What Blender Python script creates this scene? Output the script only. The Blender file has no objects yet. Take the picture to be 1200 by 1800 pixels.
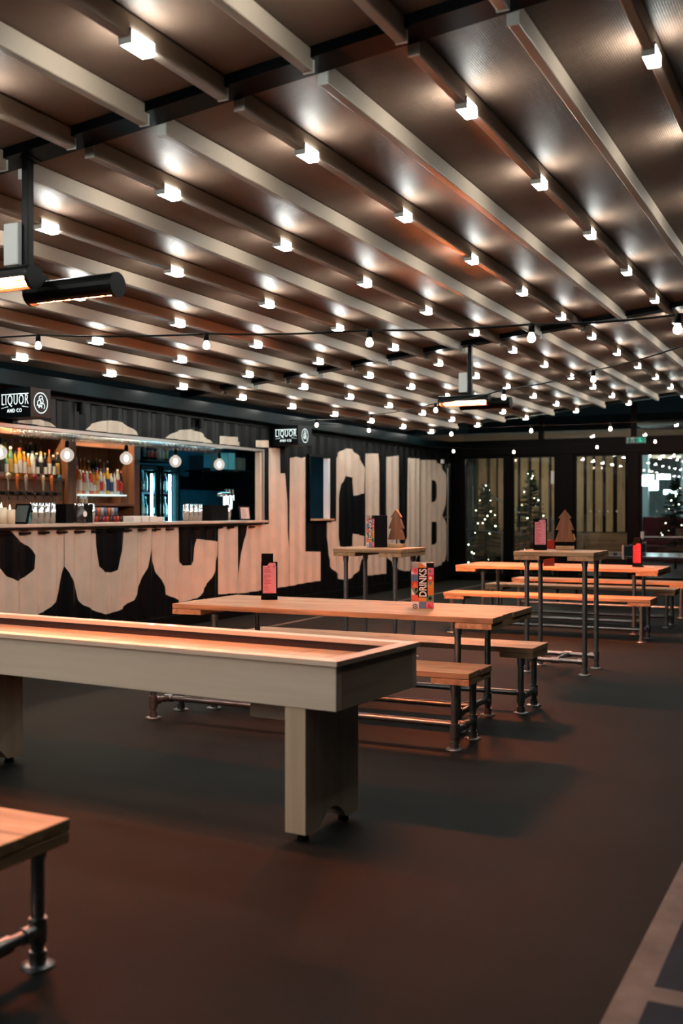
import bpy, bmesh, math, random
from mathutils import Vector, Matrix
from mathutils.geometry import tessellate_polygon
random.seed(7)
SC = bpy.context.scene
COL = SC.collection
PI = math.pi

# ---------------------------------------------------------------- camera, world, exposure
CAM_H = 1.45
cam_d = bpy.data.cameras.new('camera'); cam = bpy.data.objects.new('camera', cam_d); COL.objects.link(cam)
cam.location = (0, 0, CAM_H)
cam.rotation_euler = (math.radians(90 - 0.1227), 0, math.radians(26.072))
cam_d.lens = 37.36; cam_d.sensor_width = 36.0; cam_d.sensor_fit = 'AUTO'
cam_d.clip_start = 0.05; cam_d.clip_end = 200
cam_d.dof.use_dof = True; cam_d.dof.focus_distance = 7.6; cam_d.dof.aperture_fstop = 2.0
SC.camera = cam
w = bpy.data.worlds.new('night'); SC.world = w; w.use_nodes = True
w.node_tree.nodes['Background'].inputs[0].default_value = (0.10, 0.16, 0.18, 1)
w.node_tree.nodes['Background'].inputs[1].default_value = 0.03
SC.view_settings.view_transform = 'Standard'; SC.view_settings.look = 'None'
SC.view_settings.gamma = 1.0; SC.view_settings.use_curve_mapping = False
SC.view_settings.exposure = 0.0
SC.cycles.use_denoising = True
SC.cycles.max_bounces = 8; SC.cycles.transparent_max_bounces = 16
SC.cycles.caustics_reflective = False; SC.cycles.caustics_refractive = False
SC.cycles.sample_clamp_indirect = 4.0

# light strengths, all in one place
LED_S = 100.0; HEAT_S = 2700.0; BULB_S = 25.0; PEND_S = 40.0

# ---------------------------------------------------------------- materials
MATS = {}
def mat(name, col, rough=0.5, metal=0.0, spec=0.5, emis=None, es=0.0, coat=0.0, var=0.0, bump=0.0, bscale=60.0):
    if name in MATS: return MATS[name]
    m = bpy.data.materials.new(name); m.use_nodes = True; nt = m.node_tree
    b = nt.nodes['Principled BSDF']
    b.inputs['Base Color'].default_value = (*col, 1); b.inputs['Roughness'].default_value = rough
    b.inputs['Metallic'].default_value = metal; b.inputs['Specular IOR Level'].default_value = spec
    b.inputs['Coat Weight'].default_value = coat; b.inputs['Coat Roughness'].default_value = 0.1
    if emis: b.inputs['Emission Color'].default_value = (*emis, 1); b.inputs['Emission Strength'].default_value = es
    if var or bump:
        tc = nt.nodes.new('ShaderNodeTexCoord'); nz = nt.nodes.new('ShaderNodeTexNoise')
        nz.inputs['Scale'].default_value = bscale; nz.inputs['Detail'].default_value = 5
        nt.links.new(tc.outputs['Object'], nz.inputs['Vector'])
        if var:
            r = nt.nodes.new('ShaderNodeValToRGB'); e = r.color_ramp.elements
            e[0].position = 0.3; e[1].position = 0.7
            e[0].color = (*[c * (1 - var) for c in col], 1); e[1].color = (*[min(1, c * (1 + var)) for c in col], 1)
            nt.links.new(nz.outputs['Fac'], r.inputs[0]); nt.links.new(r.outputs[0], b.inputs['Base Color'])
        if bump:
            bp = nt.nodes.new('ShaderNodeBump'); bp.inputs['Strength'].default_value = bump; bp.inputs['Distance'].default_value = 0.004
            nt.links.new(nz.outputs['Fac'], bp.inputs['Height']); nt.links.new(bp.outputs[0], b.inputs['Normal'])
    MATS[name] = m
    return m

def wood(name, dark, light, axis='x', rough=0.5, coat=0.0, scale=1.0, knots=True, bump=0.15):
    """wood grain running along one object axis, with growth streaks and knots"""
    if name in MATS: return MATS[name]
    m = bpy.data.materials.new(name); m.use_nodes = True; nt = m.node_tree; N = nt.nodes; L = nt.links
    b = N['Principled BSDF']; b.inputs['Roughness'].default_value = rough
    b.inputs['Coat Weight'].default_value = coat; b.inputs['Coat Roughness'].default_value = 0.06
    tc = N.new('ShaderNodeTexCoord'); oi = N.new('ShaderNodeObjectInfo'); add = N.new('ShaderNodeVectorMath'); add.operation = 'ADD'
    mul = N.new('ShaderNodeVectorMath'); mul.operation = 'SCALE'; mul.inputs['Scale'].default_value = 37.0
    comb = N.new('ShaderNodeCombineXYZ')
    for i in range(3): L.new(oi.outputs['Random'], comb.inputs[i])
    L.new(comb.outputs[0], mul.inputs[0]); L.new(tc.outputs['Object'], add.inputs[0]); L.new(mul.outputs[0], add.inputs[1])
    mp = N.new('ShaderNodeMapping'); s = [14 * scale] * 3; s['xyz'.index(axis)] = 0.9 * scale; mp.inputs['Scale'].default_value = s
    L.new(add.outputs[0], mp.inputs[0])
    n1 = N.new('ShaderNodeTexNoise'); n1.inputs['Scale'].default_value = 1.2; n1.inputs['Detail'].default_value = 8; n1.inputs['Distortion'].default_value = 1.2
    L.new(mp.outputs[0], n1.inputs['Vector'])
    mp2 = N.new('ShaderNodeMapping'); s2 = [90 * scale] * 3; s2['xyz'.index(axis)] = 3 * scale; mp2.inputs['Scale'].default_value = s2
    L.new(add.outputs[0], mp2.inputs[0])
    n2 = N.new('ShaderNodeTexNoise'); n2.inputs['Scale'].default_value = 1.0; n2.inputs['Detail'].default_value = 4
    L.new(mp2.outputs[0], n2.inputs['Vector'])
    mx = N.new('ShaderNodeMath'); mx.operation = 'MULTIPLY_ADD'; mx.inputs[1].default_value = 0.3
    L.new(n2.outputs['Fac'], mx.inputs[0]); L.new(n1.outputs['Fac'], mx.inputs[2])
    r = N.new('ShaderNodeValToRGB'); e = r.color_ramp.elements; e[0].position = 0.45; e[1].position = 0.85
    e[0].color = (*dark, 1); e[1].color = (*light, 1)
    L.new(mx.outputs[0], r.inputs[0]); out = r.outputs[0]
    if knots:
        mp3 = N.new('ShaderNodeMapping'); s3 = [9 * scale] * 3; s3['xyz'.index(axis)] = 3.0 * scale; mp3.inputs['Scale'].default_value = s3
        L.new(add.outputs[0], mp3.inputs[0])
        vo = N.new('ShaderNodeTexVoronoi'); vo.inputs['Scale'].default_value = 0.6; L.new(mp3.outputs[0], vo.inputs['Vector'])
        kr = N.new('ShaderNodeValToRGB'); ke = kr.color_ramp.elements; ke[0].position = 0.03; ke[1].position = 0.16
        ke[0].color = (0.28, 0.2, 0.15, 1); ke[1].color = (1, 1, 1, 1); L.new(vo.outputs['Distance'], kr.inputs[0])
        mm = N.new('ShaderNodeMix'); mm.data_type = 'RGBA'; mm.blend_type = 'MULTIPLY'; mm.inputs['Factor'].default_value = 0.75
        L.new(out, mm.inputs['A']); L.new(kr.outputs[0], mm.inputs['B']); out = mm.outputs['Result']
    L.new(out, b.inputs['Base Color'])
    bp = N.new('ShaderNodeBump'); bp.inputs['Strength'].default_value = bump; bp.inputs['Distance'].default_value = 0.003
    L.new(mx.outputs[0], bp.inputs['Height']); L.new(bp.outputs[0], b.inputs['Normal'])
    MATS[name] = m
    return m

def emit(name, col, s):
    if name in MATS: return MATS[name]
    m = bpy.data.materials.new(name); m.use_nodes = True; nt = m.node_tree
    nt.nodes.remove(nt.nodes['Principled BSDF']); e = nt.nodes.new('ShaderNodeEmission')
    e.inputs[0].default_value = (*col, 1); e.inputs[1].default_value = s
    nt.links.new(e.outputs[0], nt.nodes['Material Output'].inputs[0]); MATS[name] = m
    return m

def glass(name, tint=(0.9, 0.97, 0.97), ior=1.5, rough=0.0, gain=1.0):
    """thin pane: clear straight through, mirror by the Fresnel law"""
    if name in MATS: return MATS[name]
    m = bpy.data.materials.new(name); m.use_nodes = True; nt = m.node_tree; N = nt.nodes; L = nt.links
    N.remove(N['Principled BSDF']); t = N.new('ShaderNodeBsdfTransparent'); t.inputs[0].default_value = (*tint, 1)
    g = N.new('ShaderNodeBsdfGlossy'); g.inputs['Roughness'].default_value = rough
    f = N.new('ShaderNodeFresnel'); f.inputs[0].default_value = ior
    mu = N.new('ShaderNodeMath'); mu.operation = 'MULTIPLY'; mu.inputs[1].default_value = gain; mu.use_clamp = True
    mx = N.new('ShaderNodeMixShader'); gm = N.new('ShaderNodeNewGeometry'); iv = N.new('ShaderNodeMath'); iv.operation = 'SUBTRACT'; iv.inputs[0].default_value = 1.0; iv.use_clamp = True
    L.new(gm.outputs['Backfacing'], iv.inputs[1]); m2 = N.new('ShaderNodeMath'); m2.operation = 'MULTIPLY'
    L.new(f.outputs[0], mu.inputs[0]); L.new(mu.outputs[0], m2.inputs[0]); L.new(iv.outputs[0], m2.inputs[1]); L.new(m2.outputs[0], mx.inputs[0])
    L.new(t.outputs[0], mx.inputs[1]); L.new(g.outputs[0], mx.inputs[2]); L.new(mx.outputs[0], N['Material Output'].inputs[0])
    MATS[name] = m
    return m

# ---------------------------------------------------------------- mesh helpers
class MB:
    """collects shapes into one mesh"""
    def __init__(s): s.v = []; s.f = []; s.mi = []; s.sm = []; s.mats = []
    def _m(s, m):
        if m is None: return 0
        if m not in s.mats: s.mats.append(m)
        return s.mats.index(m)
    def add(s, vs, fs, m=None, smooth=False):
        o = len(s.v); s.v += [tuple(v) for v in vs]; k = s._m(m)
        for f in fs: s.f.append(tuple(o + i for i in f)); s.mi.append(k); s.sm.append(smooth)
    def box(s, x0, x1, y0, y1, z0, z1, m=None):
        s.add([(x0,y0,z0),(x1,y0,z0),(x1,y1,z0),(x0,y1,z0),(x0,y0,z1),(x1,y0,z1),(x1,y1,z1),(x0,y1,z1)],
              [(0,3,2,1),(4,5,6,7),(0,1,5,4),(1,2,6,5),(2,3,7,6),(3,0,4,7)], m); return s
    def tube(s, p0, p1, r, m=None, n=12, r1=None, caps=True):
        p0 = Vector(p0); p1 = Vector(p1); d = (p1 - p0).normalized(); r1 = r if r1 is None else r1
        a = d.orthogonal().normalized(); b = d.cross(a); vs = []
        for p, q in ((p0, r), (p1, r1)):
            for i in range(n):
                t = 2 * PI * i / n; vs.append(p + (a * math.cos(t) + b * math.sin(t)) * q)
        s.add(vs, [(i, (i+1) % n, n + (i+1) % n, n + i) for i in range(n)], m, True)
        if caps: s.add(vs, [tuple(range(n-1, -1, -1)), tuple(range(n, 2*n))], m)
        return s
    def lathe(s, prof, c=(0,0,0), m=None, n=16, smooth=True):
        vs = []; fs = []
        for (r, z) in prof:
            for i in range(n):
                t = 2*PI*i/n; vs.append((c[0] + r*math.cos(t), c[1] + r*math.sin(t), c[2] + z))
        for k in range(len(prof)-1):
            for i in range(n):
                j = (i+1) % n; fs.append((k*n+i, k*n+j, (k+1)*n+j, (k+1)*n+i))
        s.add(vs, fs, m, smooth); return s
    def prism(s, pts, axis, a0, a1, m=None, smooth=False):
        """extrude a 2D outline along an axis; the outline takes the two other axes in order"""
        def P(u, v, a): return {'x': (a,u,v), 'y': (u,a,v), 'z': (u,v,a)}[axis]
        n = len(pts); vs = [P(u,v,a0) for u,v in pts] + [P(u,v,a1) for u,v in pts]
        s.add(vs, [(i,(i+1)%n,n+(i+1)%n,n+i) for i in range(n)], m, smooth)
        tri = tessellate_polygon([[Vector((u,v,0)) for u,v in pts]])
        s.add(vs, [t for t in tri] + [tuple(n+i for i in reversed(t)) for t in tri], m); return s
    def sphere(s, c, r, m=None, n=14, k=9, sz=1.0):
        return s.lathe([(max(1e-4, r*math.sin(PI*i/k)), -r*sz*math.cos(PI*i/k)) for i in range(k+1)], c, m, n)
    def path(s, pts, r, m=None, n=8):
        for a, b in zip(pts, pts[1:]): s.tube(a, b, r, m, n, caps=False)
        return s
    def xform(s, M):
        s.v = [tuple(M @ Vector(v)) for v in s.v]; return s
    def build(s, name, m=None, parent=None, bevel=0.0, loc=None, rot=None):
        me = bpy.data.meshes.new(name); me.from_pydata(s.v, [], s.f)
        for q in (s.mats or [m]): me.materials.append(q)
        if s.mats:
            me.polygons.foreach_set('material_index', s.mi)
        me.polygons.foreach_set('use_smooth', s.sm); me.update()
        bm = bmesh.new(); bm.from_mesh(me); bmesh.ops.recalc_face_normals(bm, faces=bm.faces); bm.to_mesh(me); bm.free()
        o = bpy.data.objects.new(name, me); COL.objects.link(o)
        if parent: o.parent = parent
        if loc: o.location = loc
        if rot: o.rotation_euler = rot
        if bevel:
            b = o.modifiers.new('bevel', 'BEVEL'); b.width = bevel; b.segments = 2; b.limit_method = 'ANGLE'
        return o
def B(*a): return MB().box(*a)
def tag(o, label=None, cat=None, group=None, kind=None):
    if label: o['label'] = label
    if cat: o['category'] = cat
    if group: o['group'] = group
    if kind: o['kind'] = kind
    return o
def thing(name, label, cat, loc=(0,0,0), rz=0.0, group=None):
    o = bpy.data.objects.new(name, None); o.empty_display_size = 0.1; COL.objects.link(o)
    o.location = loc; o.rotation_euler = (0, 0, rz); return tag(o, label, cat, group)
KIDS = {}
def children(o): return [c for c in bpy.data.objects if c.parent == o]
def dup(o, loc=None, rz=None, label=None, group=None, parent=None):
    c = o.copy(); COL.objects.link(c); c.parent = parent
    if loc is not None: c.location = loc
    if rz is not None: c.rotation_euler = (0, 0, rz)
    if label: c['label'] = label
    if group: c['group'] = group
    for ch in children(o): dup(ch, parent=c)
    return c
ORD = 'zeroth first second third fourth fifth sixth seventh eighth ninth tenth eleventh twelfth thirteenth fourteenth fifteenth sixteenth seventeenth eighteenth nineteenth twentieth'.split()
def text_mesh(txt, size, sx=1.0, bold=0.0, extrude=0.001, spacing=1.0):
    """flat lettering as a mesh centred on its box, in the local XY plane"""
    c = bpy.data.curves.new('txt', 'FONT'); c.body = txt; c.size = size; c.offset = bold; c.extrude = extrude
    c.space_character = spacing; c.resolution_u = 3
    o = bpy.data.objects.new('txt', c); COL.objects.link(o)
    dg = bpy.context.evaluated_depsgraph_get(); me = bpy.data.meshes.new_from_object(o.evaluated_get(dg))
    bpy.data.objects.remove(o)
    xs = [v.co.x for v in me.vertices]; ys = [v.co.y for v in me.vertices]
    cx = (min(xs)+max(xs))/2; cy = (min(ys)+max(ys))/2
    for v in me.vertices: v.co.x = (v.co.x-cx)*sx; v.co.y -= cy
    return me, (max(xs)-min(xs))*sx, max(ys)-min(ys)
def place_text(name, txt, size, M, m, parent=None, sx=1.0, bold=0.0, fit=None, spacing=1.0):
    me, wd, ht = text_mesh(txt, size, sx, bold, 0.0012, spacing)
    if fit: me.transform(Matrix.Diagonal((fit[0]/wd, fit[1]/ht, 1, 1)))
    me.transform(M); me.materials.clear(); me.materials.append(m)
    o = bpy.data.objects.new(name, me); COL.objects.link(o); o.parent = parent
    return o
FACE_MY = Matrix(((1,0,0,0),(0,0,-1,0),(0,1,0,0),(0,0,0,1)))   # text plane standing up, read from -Y
FACE_PX = Matrix(((0,0,1,0),(1,0,0,0),(0,1,0,0),(0,0,0,1)))    # text plane standing up, read from +X

# shared materials
BLACK = mat('black paint', (0.0018, 0.0026, 0.0032), 0.4, spec=0.13, var=0.3, bscale=8)
BLACKM = mat('black metal', (0.0018, 0.0021, 0.0023), 0.42, spec=0.10)
CREAM = mat('cream wall paint', (0.48, 0.40, 0.32), 0.55, var=0.08, bscale=5, bump=0.05)
STEEL = mat('galvanised pipe', (0.28, 0.30, 0.31), 0.34, metal=0.9, var=0.15, bscale=30)
CHROME = mat('chrome', (0.75, 0.76, 0.78), 0.12, metal=1.0)
ALU = mat('white aluminium', (0.38, 0.30, 0.235), 0.45, spec=0.35)
SCAF = wood('scaffold board', (0.24, 0.13, 0.062), (0.52, 0.325, 0.175), 'x', 0.55)
SCAFY = wood('scaffold board end', (0.28, 0.15, 0.07), (0.56, 0.34, 0.18), 'y', 0.6)
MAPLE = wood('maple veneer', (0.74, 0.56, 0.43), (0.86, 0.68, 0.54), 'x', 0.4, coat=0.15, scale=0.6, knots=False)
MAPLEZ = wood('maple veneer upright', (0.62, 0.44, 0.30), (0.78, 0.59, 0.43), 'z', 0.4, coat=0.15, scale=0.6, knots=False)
PLAY = wood('lacquered maple', (0.70, 0.46, 0.25), (0.78, 0.54, 0.31), 'x', 0.3, coat=0.9, scale=0.5, knots=False, bump=0.01)
RUST = wood('stained bar wood', (0.12, 0.04, 0.016), (0.30, 0.11, 0.045), 'y', 0.5, knots=False)
RUSTZ = wood('stained bar boards', (0.13, 0.045, 0.018), (0.25, 0.10, 0.042), 'z', 0.5, knots=False)
WHITE = mat('white', (0.75, 0.75, 0.74), 0.5)
NAVY = mat('dark blue wall', (0.016, 0.060, 0.085), 0.45, var=0.3, bscale=3)
LEDM = emit('cool white diffuser', (0.97, 1.0, 0.93), LED_S)

# ---------------------------------------------------------------- the setting
XW = -7.6            # face of the bar container
Z0, SL = 3.62, 0.103  # pitched roof: height at X = 0 and rise towards the court
YE = 20.9            # glazed end wall
def roof_z(x): return Z0 + SL * x
def struct(o): return tag(o, kind='structure')

FLOORM = mat('tar floor', (0.0088, 0.0098, 0.0086), 0.7, spec=0.10, var=0.25, bscale=1.6, bump=0.25)
struct(B(-16, 8, -5, 48, -0.2, 0).build('floor', FLOORM))
LINE = mat('worn white line paint', (0.13, 0.115, 0.10), 0.6, spec=0.2, var=0.3, bscale=6)
COURT = mat('blue court paint', (0.004, 0.014, 0.026), 0.6, spec=0.1, var=0.3, bscale=5)
struct(B(-0.66, -0.565, -4, 9, 0, 0.003).build('trim_1', LINE))
struct(B(-0.565, 1.9, 3.21, 3.31, 0, 0.003).build('trim_2', LINE))
struct(B(-0.565, 1.9, -4, 3.21, 0, 0.002).build('trim_3', COURT))
struct(B(-0.565, 1.9, 3.31, 9, 0, 0.002).build('trim_4', COURT))
struct(B(-6.62, -6.56, 9, 20.6, 0, 0.003).build('trim_5', LINE))

# corrugated container wall with the serving hatch and a small hatch cut out
PER = 0.2785
def corr(y):
    t = (y % PER) / PER
    if t < 0.25: return 0.0
    if t < 0.5: return -0.036 * (t - 0.25) / 0.25
    if t < 0.75: return -0.036
    return -0.036 * (1 - (t - 0.75) / 0.25)
Y0W, Y1W = 3.0, 20.6
BAR0, BAR1, BZ0, BZ1 = 6.4, 13.01, 1.27, 2.27
HAT0, HAT1, HZ0, HZ1 = 14.44, 15.14, 1.28, 2.27
brk = sorted(set([Y0W, Y1W, BAR0, BAR1, HAT0, HAT1] + [k * PER / 4 for k in range(int(Y0W / PER * 4) + 1, int(Y1W / PER * 4) + 1)]))
wm = MB()
for a, b in zip(brk, brk[1:]):
    m_ = (a + b) / 2
    bands = [(0.14, BZ0), (BZ0, BZ1), (BZ1, 2.62)]
    if BAR0 < m_ < BAR1: bands = [bands[0], bands[2]]
    if HAT0 < m_ < HAT1: bands = [(0.14, HZ0), (HZ1, 2.62)]
    for z0, z1 in bands:
        wm.add([(XW + corr(a), a, z0), (XW + corr(b), b, z0), (XW + corr(b), b, z1), (XW + corr(a), a, z1)], [(0, 1, 2, 3)])
wall = struct(wm.build('wall_left', BLACK))
so = wall.modifiers.new('sheet', 'SOLIDIFY'); so.thickness = 0.004; so.offset = 0
B(XW - 0.1, XW + 0.012, Y0W, Y1W, 0.0, 0.15).build('bottom_rail', BLACKM, wall, 0.004)
B(XW - 0.1, XW + 0.012, Y0W, Y1W, 2.61, 2.7).build('top_rail', BLACKM, wall, 0.004)
B(XW - 0.12, XW + 0.015, Y1W - 0.16, Y1W, 0.0, 2.7).build('corner_post', BLACKM, wall, 0.004)
for (a, b, z0, z1) in ((BAR0, BAR1, BZ0, BZ1), (HAT0, HAT1, HZ0, HZ1)):
    fr = MB()
    fr.box(XW - 0.09, XW + 0.006, a - 0.03, b + 0.03, z1, z1 + 0.035)
    fr.box(XW - 0.09, XW + 0.006, a - 0.03, b + 0.03, z0 - 0.03, z0)
    fr.box(XW - 0.09, XW + 0.006, a - 0.03, a, z0, z1); fr.box(XW - 0.09, XW + 0.006, b, b + 0.03, z0, z1)
    fr.build('opening_frame', mat('grey steel trim', (0.35, 0.33, 0.31), 0.4, metal=0.6) if a == BAR0 else BLACKM, wall)
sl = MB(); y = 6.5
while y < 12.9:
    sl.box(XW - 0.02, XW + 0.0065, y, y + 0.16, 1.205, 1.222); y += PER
sl.build('notch_shade', BLACKM, wall)  # dark boxes stand in for the shade in the notches below the counter
B(XW - 0.10, XW - 0.02, BAR1 - 0.05, BAR1 - 0.002, BZ0, BZ1).build('shutter_guide', CREAM, wall)
B(XW - 0.09, XW - 0.01, HAT1 - 0.075, HAT1 - 0.002, HZ0, HZ1).build('shutter_guide', mat('pale grey jamb', (0.6, 0.62, 0.66), 0.5), wall)

LET = {
'letter_s':[(8.043,1.246),(8.552,1.24),(8.86,1.237),(8.86,0.845),(8.813,0.703),(8.778,0.561),(8.689,0.471),(8.551,0.388),(8.283,0.342),(7.902,0.332),(7.459,0.418),(7.237,0.628),(7.237,0.965),(7.575,0.95),(7.918,0.89),(8.027,0.783),(8.154,0.731),(8.283,0.769),(8.382,0.845),(8.399,0.984),(8.316,1.08),(8.138,1.165)],
'letter_o':[(8.864,1.237),(9.393,1.233),(9.4,1.046),(9.432,0.818),(9.511,0.75),(9.672,0.739),(9.741,0.764),(9.795,0.93),(9.879,1.136),(9.904,1.235),(10.376,1.233),(10.376,0.976),(10.313,0.775),(10.201,0.593),(10.049,0.404),(9.837,0.316),(9.631,0.276),(9.51,0.282),(9.392,0.323),(9.162,0.409),(9.094,0.476),(9.05,0.615),(8.958,0.718),(8.867,0.845)],
'letter_c':[(10.38,1.233),(10.949,1.23),(10.978,0.998),(11.003,0.799),(11.077,0.75),(11.269,0.752),(11.31,0.8),(11.33,0.958),(11.372,1.078),(11.88,1.03),(11.875,0.85),(11.743,0.617),(11.581,0.449),(11.371,0.318),(11.167,0.31),(11.017,0.293),(10.944,0.33),(10.703,0.423),(10.633,0.539),(10.494,0.712),(10.412,0.906),(10.385,1.07)],
'letter_i':[(11.891,1.222),(12.365,1.221),(12.347,0.43),(12.347,0.319),(11.891,0.333)],
'letter_a':[(12.357,0.429),(12.439,0.735),(12.513,1.044),(12.581,1.223),(13.184,1.247),(13.233,1.246),(13.233,1.336),(13.21,1.678),(13.165,1.905),(13.176,2.331),(13.549,2.351),(13.566,1.982),(13.643,1.984),(13.72,1.509),(13.824,0.91),(13.824,0.319),(13.54,0.317),(12.664,0.308),(12.357,0.306)],
'letter_l':[(13.833,0.876),(13.842,1.627),(13.854,2.219),(14.028,2.252),(14.181,2.233),(14.334,2.27),(14.328,0.812),(14.78,0.792),(14.78,0.338),(14.218,0.333),(13.833,0.319)],
'letter_c.001':[(15.34,2.284),(15.449,2.369),(15.596,2.425),(15.784,2.461),(15.99,2.452),(16.169,2.37),(16.352,2.277),(16.432,2.162),(16.416,1.728),(16.052,1.683),(16.021,1.882),(15.936,1.979),(15.784,2.008),(15.656,1.972),(15.559,1.872),(15.5,1.644),(15.493,0.997),(15.537,0.85),(15.671,0.836),(15.975,0.847),(16.029,1.051),(16.416,1.003),(16.416,0.67),(16.304,0.489),(16.052,0.352),(15.746,0.287),(15.464,0.329),(15.376,0.421),(15.175,0.544),(15.062,0.723),(15.02,1.008),(15.02,1.254),(15.326,1.264)],
'letter_l.001':[(16.448,2.407),(16.988,2.433),(17.031,2.253),(17.031,0.804),(17.38,0.793),(17.38,0.313),(16.53,0.318),(16.449,0.33)],
'letter_u':[(17.406,2.392),(17.98,2.447),(18.0,0.938),(18.075,0.782),(18.237,0.766),(18.343,0.93),(18.362,2.416),(18.929,2.429),(18.929,0.611),(18.747,0.391),(18.499,0.309),(18.208,0.306),(17.74,0.402),(17.451,0.595),(17.406,0.952)],
'letter_b':[(18.959,2.404),(19.742,2.437),(20.189,2.335),(20.418,2.1),(20.361,1.612),(20.246,1.329),(20.419,1.125),(20.477,0.717),(20.304,0.399),(19.964,0.314),(19.526,0.323),(18.96,0.362)],
'B1':[(19.547,2.037),(19.743,2.034),(19.853,1.926),(19.853,1.728),(19.743,1.608),(19.547,1.587)],
'B2':[(19.547,1.215),(19.798,1.212),(19.908,1.092),(19.886,0.854),(19.743,0.759),(19.548,0.765)],
'top_s':[(8.124,2.33),(8.282,2.371),(8.517,2.382),(8.61,2.364),(8.714,2.316),(8.425,2.322)],
'top_o':[(9.182,2.322),(9.281,2.386),(9.464,2.439),(9.673,2.462),(9.889,2.443),(10.066,2.373),(10.157,2.324),(9.673,2.32)],
'top_c':[(10.707,2.324),(10.826,2.389),(10.978,2.44),(11.264,2.469),(11.453,2.436),(11.674,2.352),(11.702,2.319),(11.185,2.32)],
'top_i':[(11.919,2.425),(12.366,2.437),(12.366,2.382),(12.427,2.376),(12.427,2.321),(11.919,2.319)],
'top_a':[(12.806,2.418),(13.183,2.44),(13.196,2.339),(12.806,2.325)],
}
def painted(name, outline, holes=()):
    """paint on the corrugated sheet: the outline follows every fold"""
    loops = [[Vector((y, z, 0)) for y, z in outline]] + [[Vector((y, z, 0)) for y, z in h] for h in holes]
    flat = [v for l in loops for v in l]
    bm = bmesh.new(); vs = [bm.verts.new((0, v.x, v.y)) for v in flat]
    for t in tessellate_polygon(loops):
        try: bm.faces.new([vs[i] for i in t])
        except ValueError: pass
    y0 = min(v.x for v in flat); y1 = max(v.x for v in flat); k = int(y0 / PER * 4)
    while k * PER / 4 < y1:
        bmesh.ops.bisect_plane(bm, geom=bm.verts[:] + bm.edges[:] + bm.faces[:], plane_co=(0, k * PER / 4, 0), plane_no=(0, 1, 0)); k += 1
    for v in bm.verts: v.co.x = XW + corr(v.co.y) + 0.0045
    bmesh.ops.recalc_face_normals(bm, faces=bm.faces)
    me = bpy.data.meshes.new(name); bm.to_mesh(me); bm.free(); me.materials.append(CREAM)
    o = bpy.data.objects.new(name, me); COL.objects.link(o); o.parent = wall
    return o
for k in LET:
    if k in ('B1', 'B2'): continue
    painted('painted_letter' if k.startswith('letter') else 'painted_letter_top', LET[k], (LET['B1'], LET['B2']) if k == 'letter_b' else ())

# gutter along the foot of the roof
struct(B(XW - 0.05, XW + 0.17, 1.0, 20.8, 2.66, 2.82).build('trim_6', mat('gloss black gutter', (0.0012, 0.0042, 0.0052), 0.3, spec=0.025), None, 0.01))
# container behind the bar
struct(B(-10.35, -10.25, 5.6, 17.2, 0, 2.7).build('wall_back', NAVY))
struct(B(-10.25, XW - 0.04, 5.5, 5.6, 0, 2.7).build('wall_side', NAVY))
struct(B(-10.25, XW - 0.04, 17.2, 17.3, 0, 2.7).build('wall_right', NAVY))
struct(B(-10.35, XW - 0.03, 5.5, 17.3, 2.62, 2.7).build('ceiling_bar', NAVY))
struct(B(-10.25, XW - 0.10, 5.6, 17.2, 0, 0.14).build('floor_bar', BLACKM))

# roof membrane, three bays
def membrane_mat():
    m = bpy.data.materials.new('woven roof membrane'); m.use_nodes = True; nt = m.node_tree; N = nt.nodes; L = nt.links
    b = N['Principled BSDF']; b.inputs['Base Color'].default_value = (0.158, 0.106, 0.078, 1); b.inputs['Roughness'].default_value = 0.5
    b.inputs['Specular IOR Level'].default_value = 0.32
    tc = N.new('ShaderNodeTexCoord')
    hs = []
    for ax in ('X', 'Y'):
        wv = N.new('ShaderNodeTexWave'); wv.bands_direction = ax; wv.inputs['Scale'].default_value = 28; L.new(tc.outputs['Object'], wv.inputs['Vector']); hs.append(wv)
    nz = N.new('ShaderNodeTexNoise'); nz.inputs['Scale'].default_value = 5; nz.inputs['Detail'].default_value = 4; L.new(tc.outputs['Object'], nz.inputs['Vector'])
    mu = N.new('ShaderNodeMath'); mu.operation = 'MULTIPLY'; L.new(hs[0].outputs['Fac'], mu.inputs[0]); L.new(hs[1].outputs['Fac'], mu.inputs[1])
    ma = N.new('ShaderNodeMath'); ma.operation = 'MULTIPLY_ADD'; ma.inputs[1].default_value = 6.0; L.new(nz.outputs['Fac'], ma.inputs[0]); L.new(mu.outputs[0], ma.inputs[2])
    bp = N.new('ShaderNodeBump'); bp.inputs['Strength'].default_value = 0.35; bp.inputs['Distance'].default_value = 0.004
    L.new(ma.outputs[0], bp.inputs['Height']); L.new(bp.outputs[0], b.inputs['Normal'])
    return m
MEM = membrane_mat()
BAYS = [(-2.66, 4.20), (4.31, 11.17), (11.27, 18.5), (-9.6, -2.76)]
X0R, X1R = XW - 0.1, 2.2
BEAM_H = 0.10; BEAM_W = 0.05
for a, b in BAYS:
    m_ = MB(); q = BEAM_H
    m_.add([(x, y, roof_z(x) + q + t) for t in (0, 0.012) for x, y in ((X0R, a), (X1R, a), (X1R, b), (X0R, b))],
           [(0,3,2,1),(4,5,6,7),(0,1,5,4),(1,2,6,5),(2,3,7,6),(3,0,4,7)])
    struct(m_.build('ceiling', MEM))
for y in (4.255, 11.22, 18.55, -2.71):                # black guide rails over the joints between bays
    m_ = MB()
    m_.add([(x, yy, roof_z(x) + q) for q in (0.05, 0.2) for x, yy in ((X0R, y - 0.10), (X1R, y - 0.10), (X1R, y + 0.06), (X0R, y + 0.06))],
           [(0,3,2,1),(4,5,6,7),(0,1,5,4),(1,2,6,5),(2,3,7,6),(3,0,4,7)])
    struct(m_.build('ceiling_rail', mat('black window frame', (0.0012, 0.0016, 0.0018), 0.4, spec=0.06)))
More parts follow.
